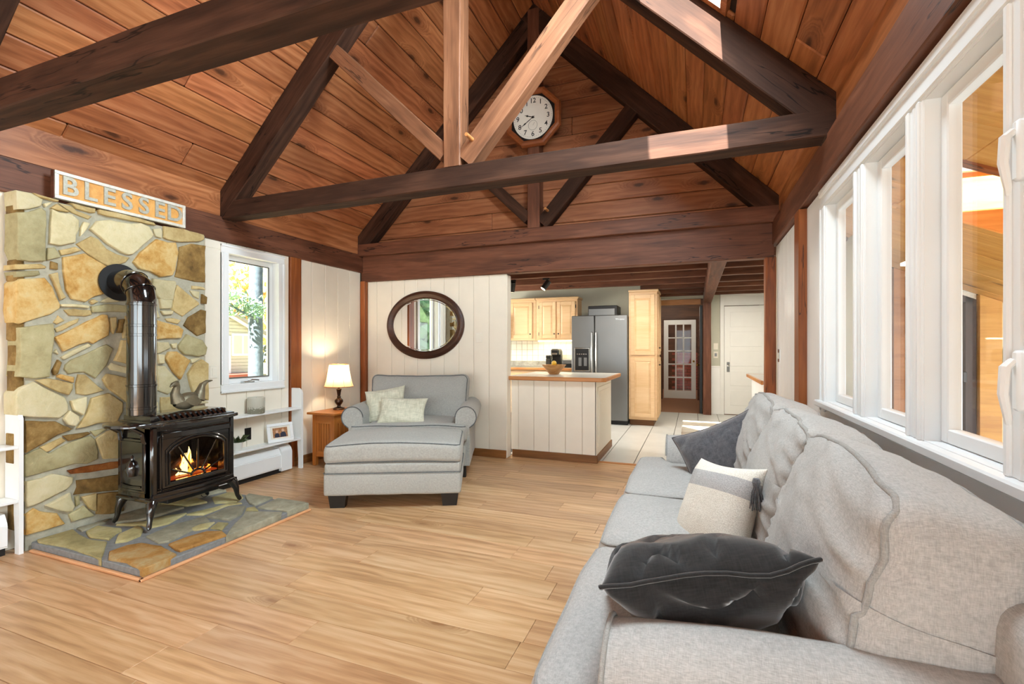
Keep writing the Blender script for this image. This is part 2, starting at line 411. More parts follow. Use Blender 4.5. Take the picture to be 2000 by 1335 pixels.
M['splash'] = plain('cream_wall_tile', c(236, 232, 212), .3)
M['granite'] = stone('speckled_counter', [c(120, 116, 104), c(168, 164, 150), c(196, 192, 178)], .4)
M['laminate'] = plain('pale_grey_worktop', c(202, 200, 192), .3, var=.06, scale=80)
M['mirror'] = plain('mirror_silver', c(246, 247, 246), .01, 1.0, var=0)
M['glass'] = thin_glass('window_glass')
M['darkglass'] = thin_glass('stove_glass', (.75, .70, .66, 1))
M['black'] = plain('black_paint', c(16, 15, 15), .4)
M['blackplastic'] = plain('black_plastic', c(24, 23, 22), .35)
M['clockface'] = plain('clock_paper', c(236, 232, 220), .6)
M['ink'] = plain('black_ink', c(24, 22, 20), .7)
M['lemon'] = plain('lemon_peel', c(236, 196, 70), .45, bump=.3, bscale=120)
M['bowl'] = wood('turned_wood_bowl', c(150, 98, 48), c(190, 138, 84), c(216, 170, 116), .4, gscale=2, rings=.8)
M['lampmetal'] = plain('dark_bronze', c(62, 44, 34), .3, .7)
M['leaf'] = plain('dark_green_leaf', c(66, 82, 48), .4, var=.3, scale=30)
M['pot'] = plain('white_pot', c(232, 232, 226), .4)
M['carpet'] = plain('brown_floor', c(150, 104, 74), .7, var=.1, scale=30)
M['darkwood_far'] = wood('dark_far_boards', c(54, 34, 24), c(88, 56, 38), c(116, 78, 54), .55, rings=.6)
M['siding'] = plain('beige_siding', c(186, 184, 172), .8)
M['roofing'] = plain('grey_shingle', c(150, 148, 142), .9)
M['bark'] = plain('blue_grey_bark', c(84, 98, 108), .95, var=.3, scale=9, bump=1.0, bscale=25)
M['grass'] = plain('sunlit_grass', c(150, 148, 112), .95, var=.2, scale=2)
M['foliage_g'] = plain('pine_green', c(126, 160, 132), .9, var=.3, scale=4)
M['foliage_y'] = plain('autumn_yellow', c(232, 214, 132), .9, var=.25, scale=4)
M['foliage_t'] = plain('autumn_tan', c(222, 194, 130), .9, var=.25, scale=4)
M['red'] = plain('brick_red', c(150, 80, 66), .9)
M['blueart'] = plain('blue_canvas', c(70, 160, 205), .7, var=.25, scale=6)
M['palewall'] = plain('pale_yellow_wall', c(238, 230, 198), .7)
M['greywall'] = plain('light_grey_wall', c(196, 194, 184), .7)
M['brass'] = plain('brass', c(190, 150, 80), .25, 1.0)
M['darkrust'] = plain('worn_dark_frame', c(64, 44, 38), .6, var=.3, scale=20)
M['switch'] = plain('ivory_switch', c(240, 234, 220), .4)

M['signboard'] = wood('orange_sign_board', c(206, 142, 70), c(228, 170, 94), c(238, 190, 120), .5, rings=.6, var=.05)
N = NT('ivory_cotton_with_stripe'); P_, r_ = N.coords(False); sp_ = N.node('ShaderNodeSeparateXYZ'); N.link(P_, sp_.inputs[0])
wv = N.noise(P_, 260, 2); st_ = N.math('MULTIPLY', N.math('GREATER_THAN', sp_.outputs[1], .075), N.math('LESS_THAN', sp_.outputs[1], .145))
N.bump(wv, .4, .003); N.b.inputs['Sheen Weight'].default_value = .1
M['creamfab'] = N.fin(N.mix(st_, N.ramp(wv, [(.35, c(212, 208, 196)), (.65, c(240, 237, 227))]), N.ramp(wv, [(.35, c(160, 160, 160)), (.65, c(190, 190, 189))])), .9, 0, .1)
# ------------------------------------------------------------------ the room shell
XL, XR, XM, ZR = -3.95, 0.70, -1.625, 4.98       # left wall, right wall, ridge line, ridge height (underside of boards)
Y0, YB = -7.0, 5.0                               # rear wall, panelled back wall
ZP0, ZP1 = 2.20, 2.42                            # wall plates
def struct(o, label, cat): return tag(o, label, cat, kind='structure')

# living-room floor: planks run across the room
fl = struct(MB().box(XL - .15, Y0, -.12, XR + .15, 5.2, -.016).build('floor', M['deck']), 'honey oak plank floor of the living room', 'floor')
rng = random.Random(3)
PW = 0.183; y = 5.19; row = 0
while y - PW > .25:
    x = XL; x_end = XR
    cut = XL + rng.uniform(.35, 1.2)
    while x < x_end - .01:
        x2 = min(cut, x_end)
        if x_end - x2 < .25: x2 = x_end
        board('plank', (x + .0008, y - PW / 2, -.008), (1, 0, 0), (0, 0, 1), x2 - x - .0016, PW - .0016, .016, M['floor'], fl, .0012)
        x = x2; cut = x + rng.uniform(1.05, 1.35)
    y -= PW; row += 1
mb = MB()
while y > Y0:
    mb.box(XL, max(y - PW, Y0) + .001, -.016, XR, y - .001, 0, .001); y -= PW
tag(mb.build('plank', M['floor'], fl), kind='stuff')
board('threshold_strip', (-.98, 5.2, .003), (1, 0, 0), (0, 0, 1), XR + .98, .05, .012, M['edge'], fl, .004)

# kitchen floor: long pale tiles with dark joints
kf = struct(MB().box(-4.3, 5.2, -.12, 1.35, 9.75, -.012).build('floor', M['grout']), 'pale grey tiled floor of the kitchen', 'floor')
TW, TL = .338, .66
nx = int((1.35 + 2.2) / TW)
for i in range(-1, nx + 1):
    xa = -.609 + (i - 5) * TW; xb = xa + TW
    yy = 5.225
    while yy < 9.74:
        yb = min(yy + TL, 9.745)
        if xb > -2.0 and xa < 1.3:
            MB().box(max(xa, -2.05) + .004, yy + .0012, -.012, min(xb, 1.34) - .004, yb - .0012, 0, .0015).build('tile', M['tile'], kf)
        yy += TL

# hall floor beyond
struct(MB().box(-1.6, 9.75, -.12, 1.5, 13.2, -.002).build('floor', M['carpet']), 'brown floor of the far room beyond the kitchen', 'floor')

# left wall: vertical painted boards with a window and a timber post
WY0, WY1, WZ0, WZ1 = 3.105, 3.655, .915, 2.105    # window opening
wl = MB().box(XL - .15, Y0, 0, XL - .018, WY0 - .02, ZP0).box(XL - .15, WY1 + .02, 0, XL - .018, 3.805, ZP0).box(XL - .15, 3.965, 0, XL - .018, 5.1, ZP0).box(XL - .15, 3.805, 0, XL - .08, 3.965, ZP0).box(XL - .15, WY0 - .02, 0, XL - .018, WY1 + .02, WZ0 - .02).box(XL - .15, WY0 - .02, WZ1 + .02, XL - .018, WY1 + .02, ZP0).build('wall_left', M['groove'])
struct(wl, 'cream vertical board wall beside the stone chimney and window', 'wall')
def vboard(name, x0, x1, y0_, y1_, z0, z1, parent, mat):
    return MB().box(x0, y0_, z0, x1, y1_, z1, .004).build(name, mat, parent)
BWL = .205; y = 4.94
while y > Y0:
    a, b = max(y - BWL, Y0), y
    if b > 3.80 and a < 3.97:           # the timber post stands here
        if b > 3.97: vboard('board', XL - .018, XL, 3.97, b - .002, 0, ZP0, wl, M['cream'])
        if a < 3.80: vboard('board', XL - .018, XL, a + .002, 3.80, 0, ZP0, wl, M['cream'])
    elif b > WY0 - .02 and a < WY1 + .02:
        vboard('board', XL - .018, XL, a + .002, b - .002, 0, WZ0 - .02, wl, M['cream'])
        vboard('board', XL - .018, XL, a + .002, b - .002, WZ1 + .02, ZP0, wl, M['cream'])
        if a < WY0 - .02: vboard('board', XL - .018, XL, a + .002, WY0 - .02, WZ0 - .02, WZ1 + .02, wl, M['cream'])
        if b > WY1 + .02: vboard('board', XL - .018, XL, WY1 + .02, b - .002, WZ0 - .02, WZ1 + .02, wl, M['cream'])
    elif b < 1.55 and b > 0.4 or b > 2.7:
        vboard('board', XL - .018, XL, a + .002, b - .002, 0, ZP0, wl, M['cream'])
    y -= BWL
tag(MB().box(XL - .018, Y0, 0, XL, .45, ZP0).build('board', M['cream'], wl))
tag(MB().box(XL - .018, 1.4, 0, XL - .004, 2.85, ZP0).build('board', M['cream'], wl))
def wall_timber(name, p0, p1, w, t, mat, label, up=(0, 0, 1), wob=.004):
    return tag(beam(name, p0, p1, w, t, mat, None, up, .006, wob), label, 'timber')
wall_timber('timber_post', (XL - .03, 3.885, 0), (XL - .03, 3.885, ZP0), .15, .09, M['post'], 'orange-brown timber post in the left wall beside the window', (1, 0, 0))
wall_timber('timber_post', (XL + .03, 4.975, 0), (XL + .03, 4.975, 2.09), .065, .07, M['post'], 'narrow brown timber post in the corner behind the armchair', (1, 0, 0))
wall_timber('timber_post', (XR - .003, 3.80, 0), (XR - .003, 3.80, 2.19), .16, .06, M['post'], 'orange-brown timber post in the right wall beside the window casing', (1, 0, 0))
wall_timber('timber_post', (XR - .035, 5.02, 0), (XR - .035, 5.02, 2.085), .12, .09, M['post'], 'orange-brown timber post at the right end of the kitchen opening', (1, 0, 0))

# plates along both walls
wall_timber('wall_plate', (XL - .045, Y0, (ZP0 + ZP1) / 2), (XL - .045, 5.02, (ZP0 + ZP1) / 2), .13, ZP1 - ZP0, M['plate'], 'reddish-brown timber plate along the top of the left wall')
wall_timber('wall_plate', (XR + .045, Y0, (ZP0 + ZP1) / 2), (XR + .045, 5.02, (ZP0 + ZP1) / 2), .14, ZP1 - ZP0, M['plate'], 'reddish-brown timber plate along the top of the right windows')
# girder over the kitchen opening
wall_timber('girder', (XL + .0, 5.02, 2.245), (XR - .01, 5.02, 2.245), .12, .32, M['plate'], 'heavy brown girder across the kitchen opening')

# back wall: painted boards, mirror wall
wb = struct(MB().box(XL, 5.018, 0, -1.995, 5.12, 2.085).build('wall_back', M['groove']), 'cream vertical board wall behind the armchair and the oval mirror', 'wall')
edges = [-3.885, -3.744, -3.522, -3.334, -3.151, -2.965, -2.783, -2.585, -2.392, -2.197, -1.976]
for a, b in zip(edges, edges[1:]):
    vboard('board', a + .0015, b - .0015, 5.0, 5.018, .0, 2.085, wb, M['cream'])
MB().box(-1.995, 5.0005, 0, -1.974, 5.125, 2.08, .008).build('end_trim', M['cream'], wb)
struct(board('baseboard_back', (-3.88, 4.99, .045), (1, 0, 0), (0, 0, 1), 1.90, .018, .09, M['trimwood'], None, .004), 'brown wooden baseboard under the cream back wall', 'baseboard')
struct(board('baseboard_left', (XL + .009, 3.86, .045), (0, 1, 0), (0, 0, 1), 1.08, .018, .09, M['trimwood'], None, .004), 'dark brown baseboard along the left wall by the side table', 'baseboard')

# gable above the girder: horizontal boards
gb = struct(MB().box(XL - .25, 5.06, 2.40, XR + .25, 5.10, 4.98).build('wall_gable', M['deck']), 'brown horizontal pine boards of the gable wall behind the clock', 'wall')
z = 2.42; GW = .19
while z < 4.9:
    half = min((ZR - z - .0) , (XR - XM)) + .02
    k = 0; xs = [XM - half, XM + half]
    if half > 1.2: xs = [XM - half, XM + random.uniform(-.6, .6), XM + half]
    for a, b in zip(xs, xs[1:]):
        board('board', (a, 5.05, z + GW / 2), (1, 0, 0), (0, -1, 0), b - a - .002, GW - .004, .02, M['gable'], gb, .007)
    z += GW

# ceiling: pine boards running along both slopes, with a skylight in the right slope
SY0, SY1, SX0, SX1 = 1.42, 2.99, -.40, .157
S2 = math.sqrt(2)
ce = MB()
sl_len = (XR - XM + .1) * S2
def slope(side, s, off): return Vector((XM + side * (s / S2 + off / S2), 0, ZR - s / S2 + off / S2))
def slab(mb, side, s0, s1, y0_, y1_, o0=.022, o1=.07):
    q = []
    for s in (s0, s1):
        for o in (o0, o1):
            for yy in (y0_, y1_):
                p = slope(side, s, o); q.append((p.x, yy, p.z))
    mb.add(q, [(0, 1, 3, 2), (4, 5, 7, 6), (0, 1, 5, 4), (2, 3, 7, 6), (0, 2, 6, 4), (1, 3, 7, 5)])
hs0, hs1 = (SX0 - XM) * S2, (SX1 - XM) * S2
slab(ce, -1, -.25, sl_len, Y0 - .1, 5.12)
slab(ce, 1, -.25, hs0, Y0 - .1, 5.12); slab(ce, 1, hs1, sl_len, Y0 - .1, 5.12); slab(ce, 1, hs0, hs1, Y0 - .1, SY0); slab(ce, 1, hs0, hs1, SY1, 5.12)
ce = struct(ce.build('ceiling', M['deck']), 'knotty stained pine board ceiling rising to the ridge', 'ceiling')
rng = random.Random(11)
for side in (-1, 1):
    s = sl_len - .04; k = 0
    while s > .05:
        wd = rng.choice((.165, .19, .19, .205)); s0 = max(s - wd, 0); sc = (s + s0) / 2; p = slope(side, sc, .011)
        if sc > 3.34: s = s0; k += 1; continue
        ez = Vector((-side, 0, -1)).normalized()
        segs = [5.05]; t = rng.uniform(1.6, 3.4)
        while 5.05 - t > .2: segs.append(5.05 - t); t += rng.uniform(2.0, 3.2)
        segs += [0.0, Y0]
        parts_ = list(zip(segs[1:], segs))
        if side == 1 and s > hs0 and s0 < hs1:
            out = []
            for a, b in parts_:
                if b > SY1: out.append((max(a, SY1), b))
                if a < SY0: out.append((a, min(b, SY0)))
            parts_ = out
        for a, b in parts_:
            if b - a < .02: continue
            board('board', (p.x, a + .001, p.z), (0, 1, 0), ez, b - a - .003, s - s0 - .005, .022, M['pine'], ce, .008)
        s = s0; k += 1
# friezes between plate and slope
for xx, nm in ((XL - .01, 'left'), (XR + .03, 'right')):
    board('frieze_board', (xx, Y0, 2.54), (0, 1, 0), (1 if nm == 'left' else -1, 0, 0), 5.02 - Y0, .26, .02, M['pine'], ce, .004)
# skylight in the right slope
sk = struct(empty('window_1', (0, 0, 0)), 'skylight in the right slope of the pine ceiling', 'skylight')
m_ = MB()
def swell(mb, a, b, y0_, y1_): slab(mb, 1, a, b, y0_, y1_, -.012, .08)
swell(m_, hs0 - .03, hs0 + .012, SY0 - .03, SY1 + .03); swell(m_, hs1 - .012, hs1 + .03, SY0 - .03, SY1 + .03); swell(m_, hs0, hs1, SY0 - .03, SY0 + .012); swell(m_, hs0, hs1, SY1 - .012, SY1 + .03)
m_.build('frame', M['pine'], sk)
m_ = MB(); slab(m_, 1, hs0, hs1, SY0, SY1, .072, .078); m_.build('pane', M['glass'], sk)

# unseen bars added around the side fill light; the wall behind is solid
w_ = struct(empty('side_fill_frame', (XR, -3.0, .9)), 'added white bars around the unseen side fill light', 'window')
for k in range(7):
    y_ = -5.75 + k * .92; MB().box(XR - .02, y_ - .03, .9, XR + .03, y_ + .03, 2.15, .004).build('mullion', M['white'], w_)
for z_ in (.88, 2.15): MB().box(XR - .03, -5.8, z_ - .03, XR + .03, -.2, z_ + .03, .004).build('rail', M['white'], w_)
# rear wall behind the camera, its wide opening added for the fill light
wr = MB().box(XL, Y0 - .1, 0, XR, Y0, .2).box(XL, Y0 - .1, .2, -3.75, Y0, 2.3).box(.5, Y0 - .1, .2, XR, Y0, 2.3)
wr.prism([(XL - .1, 2.3), (XR + .1, 2.3), (XR + .1, 2.55), (XM, 4.95), (XL - .1, 2.55)], 'y', Y0 - .1, Y0)
struct(wr.build('wall_rear', M['cream']), 'cream rear wall with a wide opening added for light', 'wall')
w0 = struct(empty('rear_fill_frame', (XM, Y0, 0)), 'added white mullions at the unseen rear fill light', 'window')  # unseen mullions added to frame the rear fill light
for k in range(5):
    x = -3.75 + k * (4.25 / 4); MB().box(x - .03, Y0 - .07, .2, x + .03, Y0 - .02, 2.3, .004).build('mullion', M['white'], w0)

XW = XR + .03
# right wall: boards, and a bank of casements looking into the porch
WRy = [(3.22, 2.69), (2.555, 2.091), (1.975, 1.518), (1.40, .94)]     # openings far to near
ZS, ZT = .935, 2.075
wrt = MB().box(XW, Y0, 0, XW + .068, 5.12, ZS - .03).box(XW, Y0, ZT + .03, XW + .068, 5.12, ZP0 + .02).box(XW, 3.26, ZS - .03, XW + .068, 5.12, ZT + .03).box(XW, Y0, ZS - .03, XW + .068, .90, ZT + .03)
for (a, b), (a2, b2) in zip(WRy, WRy[1:]): wrt.box(XW + .02, a2 + .02, ZS - .03, XW + .066, b - .02, ZT + .03)
wrt = struct(wrt.build('wall_right', M['cream']), 'cream right wall around the bank of casement windows', 'wall')
y = 3.895
while y < 4.95:
    b = min(y + .175, 4.955); vboard('board', XW - .016, XW, y + .0015, b - .0015, 0, 2.19, wrt, M['white']); y = b
vboard('board', XW - .016, XW, 3.35, 3.715, 0, 2.19, wrt, M['white'])
w3 = struct(empty('window_3', (XW, 2.1, ZS)), 'bank of white casement windows along the right wall behind the sofa', 'window')
def profile_casing(mb, ya, yb, za, zb, x, horiz):
    """stepped moulding: three stacked slats proud of each other"""
    mb.box(x - .018, ya, za, x + .02, yb, zb, .003)
    if horiz:
        h = zb - za; mb.box(x - .030, ya, za + h * .62, x, yb, zb - .004, .004); mb.box(x - .026, ya, za + .004, x, yb, za + h * .2, .004)
    else:
        h = yb - ya; mb.box(x - .027, ya + .006, za, x, ya + h * .22, zb, .004); mb.box(x - .027, yb - h * .22, za, x, yb - .006, zb, .004); mb.box(x - .022, ya + h * .42, za, x, ya + h * .58, zb, .004)
mbc = MB(); profile_casing(mbc, .80, 3.34, ZT, 2.19, XW, True); mbc.build('head_casing', M['white'], w3)
mbc = MB(); profile_casing(mbc, 3.22, 3.345, ZS - .06, ZT, XW, False); mbc.build('side_casing', M['white'], w3)
mbc = MB(); profile_casing(mbc, .80, .94, ZS - .06, ZT, XW, False); mbc.build('side_casing', M['white'], w3)
MB().box(XW - .05, .78, ZS - .035, XW + .06, 3.36, ZS, .006).build('sill', M['white'], w3)
MB().box(XW - .016, .80, ZS - .12, XW, 3.34, ZS - .035, .004).build('apron', M['white'], w3)
for (a, b), (a2, b2) in zip(WRy, WRy[1:]):
    mbc = MB(); profile_casing(mbc, a2, b, ZS, ZT, XW, False); mbc.build('mullion', M['white'], w3)
for a, b in WRy:
    j = MB(); e_ = .0025; j.box(XW - .012, b + e_, ZS + e_, XW + .066, b - .018, ZT - e_).box(XW - .012, a - e_, ZS + e_, XW + .066, a + .018, ZT - e_).box(XW - .012, b, ZT - e_, XW + .066, a, ZT + .018).box(XW - .012, b, ZS - .018, XW + .066, a, ZS + e_)
    pass
    j.build('jamb', M['white'], w3)
    s_ = MB(); x0, x1 = XW + .03, XW + .07; t = .05
    s_.box(x0, b + .006, ZS + .004, x1, b + t, ZT - .004, .004).box(x0, a - t, ZS + .004, x1, a - .006, ZT - .004, .004).box(x0, b + t, ZT - t, x1, a - t, ZT - .004, .004).box(x0, b + t, ZS + .004, x1, a - t, ZS + t, .004)
    so = s_.build('sash', M['white'], w3)
    MB().box(x0 + .016, b + t - .008, ZS + t - .008, x0 + .022, a - t + .008, ZT - t + .008).build('pane', M['glass'], so)
for zc in (1.70, 1.17):
    lt = MB().box(XW - .04, 1.425, zc - .07, XW - .018, 1.452, zc + .07, .006).tube([(XW - .042, 1.44, zc + .045), (XW - .06, 1.43, zc + .03), (XW - .066, 1.425, zc - .03), (XW - .055, 1.43, zc - .085), (XW - .05, 1.438, zc - .10)], [.009, .011, .010, .008, .006], 8)
    lt.build('sash_lock', M['chrome'] if False else M['white'], w3, 40)

# left window
w4 = struct(empty('window_4', (XL, 3.38, WZ0)), 'white casement window between the stone chimney and the timber post', 'window')
cs = .075
mbc = MB()
for (a, b, q, r_, nm) in ((WY0 - cs, WY1 + cs, WZ1, WZ1 + cs, 1), (WY0 - cs, WY1 + cs, WZ0 - cs, WZ0, 1), (WY0 - cs, WY0, WZ0, WZ1, 0), (WY1, WY1 + cs, WZ0, WZ1, 0)):
    o_ = MB().box(XL, a, q, XL + .018, b, r_, .003)
    if nm: o_.box(XL, a, (r_ - .022 if q >= WZ1 else q), XL + .028, b, (r_ if q >= WZ1 else q + .022), .004)
    else: o_.box(XL, (a if a < WY0 else b - .022), q, XL + .028, (a + .022 if a < WY0 else b), r_, .004)
    o_.build('casing', M['white'], w4)
j = MB().box(XL - .14, WY0 - .02, WZ0, XL, WY0, WZ1).box(XL - .14, WY1, WZ0, XL, WY1 + .02, WZ1).box(XL - .14, WY0, WZ1, XL, WY1, WZ1 + .02).box(XL - .14, WY0, WZ0 - .02, XL, WY1, WZ0)
j.build('jamb', M['white'], w4)
x0, x1 = XL - .10, XL - .065; t = .05
s_ = MB().box(x0, WY0, WZ0, x1, WY0 + t, WZ1, .004).box(x0, WY1 - t, WZ0, x1, WY1, WZ1, .004).box(x0, WY0 + t, WZ1 - t, x1, WY1 - t, WZ1, .004).box(x0, WY0 + t, WZ0, x1, WY1 - t, WZ0 + t, .004)
so = s_.build('sash', M['white'], w4)
MB().box(x0 + .012, WY0 + t - .01, WZ0 + t - .01, x0 + .018, WY1 - t + .01, WZ1 - t + .01).build('pane', M['glass'], so)
MB().box(x1, WY0 + t, WZ0 + t - .004, x1 + .006, WY1 - t, WZ0 + t + .008).box(x1, WY1 - t - .008, WZ0 + t, x1 + .006, WY1 - t + .004, WZ1 - t).box(x1, WY0 + t, WZ1 - t - .006, x1 + .006, WY1 - t, WZ1 - t + .004).build('screen_frame', M['steel'], so)
cr = MB().box(XL - .06, 3.28, WZ0, XL - .01, 3.40, WZ0 + .018, .005).tube([(XL - .02, 3.33, WZ0 + .02), (XL + .0, 3.36, WZ0 + .03), (XL + .005, 3.43, WZ0 + .022)], .007, 8)
cr.build('crank', M['chrome'], w4, 40)

# wall sockets and switches
def plate_(name, label, lo, hi, mat, inner, imat, cat='switch'):
    t = thing(name, label, cat, ((lo[0] + hi[0]) / 2, (lo[1] + hi[1]) / 2, lo[2]))
    MB().box(*lo, *hi, .002).build('cover_plate', mat, t)
    for q in inner: MB().box(*q, .001).build('insert', imat, t)
plate_('light_switch', 'ivory light switch on the cream wall right of the oval mirror', (-2.36, 4.994, 1.31), (-2.28, 5.0, 1.425), M['switch'], [(-2.34, 4.990, 1.335, -2.30, 4.994, 1.40)], M['switch'])
plate_('wall_outlet', 'black wall outlet on the left wall behind the low white shelf', (XL, 3.165 * 1.035, .375), (XL + .006, 3.165 * 1.035 + .07, .49), M['blackplastic'], [(XL + .006, 3.293, .39, XL + .009, 3.330, .425), (XL + .006, 3.293, .44, XL + .009, 3.330, .475)], M['black'], 'outlet')
plate_('light_switch', 'metal light switch on the white wall by the right timber post', (XR + .008, 4.80, 1.12), (XR + .014, 4.87, 1.235), M['chrome'], [(XR + .003, 4.82, 1.15, XR + .008, 4.85, 1.205)], M['switch'])
plate_('wall_outlet', 'ivory wall outlet on the left wall between chimney and window', (XL, 2.93, .98), (XL + .006, 3.0, 1.09), M['switch'], [(XL + .006, 2.95, 1.0, XL + .009, 2.98, 1.07)], M['switch'], 'outlet')
# ------------------------------------------------------------------ roof trusses
def truss(yc, label, lit, members=True):  # lit holds the timber material of each member
    t = thing('roof_truss', label, 'truss', (XM, yc, 2.40), 0, 'timber roof trusses')
    D = M['beam_dark']; W = .14
    beam('tie_beam', (XL - .0, yc, 2.475), (XR + .02, yc, 2.475), W, .15, lit[0], t)
    top = Vector((XM, yc, ZR))
    for sgn in (-1, 1):
        n = Vector((-sgn, 0, -1)).normalized() * .10
        foot = Vector((XM + sgn * (XR - XM + .24), yc, ZR - (XR - XM + .24)))
        beam('rafter', foot + n, top + n + Vector((-sgn * .06, 0, .06)), W, .20, lit[1] if sgn < 0 else lit[2], t, (sgn, 0, 1))
        a = Vector((XM + sgn * .065, yc, 2.655)); b = Vector((XM + sgn * 1.12, yc, 3.67))
        if sgn > 0: a = Vector((XM + .09, yc, 2.59)); b = Vector((XM + 1.075, yc, 3.70))
        ws = .115 if sgn < 0 else .15
        beam('strut', a, b, W - .02, ws, lit[3] if sgn < 0 else lit[4], t, (sgn, 0, -1))
    beam('king_post', (XM, yc, 2.55), (XM, yc, ZR - .06), W + .005, .136, lit[5], t, (1, 0, 0))
    MB().lathe([(0, 0), (.013, 0), (.015, .12), (0, .12)], (XM + .16, yc - .155, 2.72), 10, 'y').build('peg', M['edge'], t, 40)
    return t
D_, B_ = M['beam_dark'], M['beam_brown']
truss(4.96, 'dark timber truss against the gable wall, carrying the clock', (M['plate'], D_, D_, D_, D_, M['plate']))
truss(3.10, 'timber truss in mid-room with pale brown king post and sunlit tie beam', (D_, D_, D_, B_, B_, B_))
truss(1.325, 'nearest dark timber truss crossing the top left corner', (D_, D_, D_, D_, D_, D_))
truss(-.55, 'timber truss just behind the camera', (D_, D_, D_, D_, D_, D_))
truss(-3.4, 'timber truss over the rear of the room', (D_, D_, D_, D_, D_, D_))
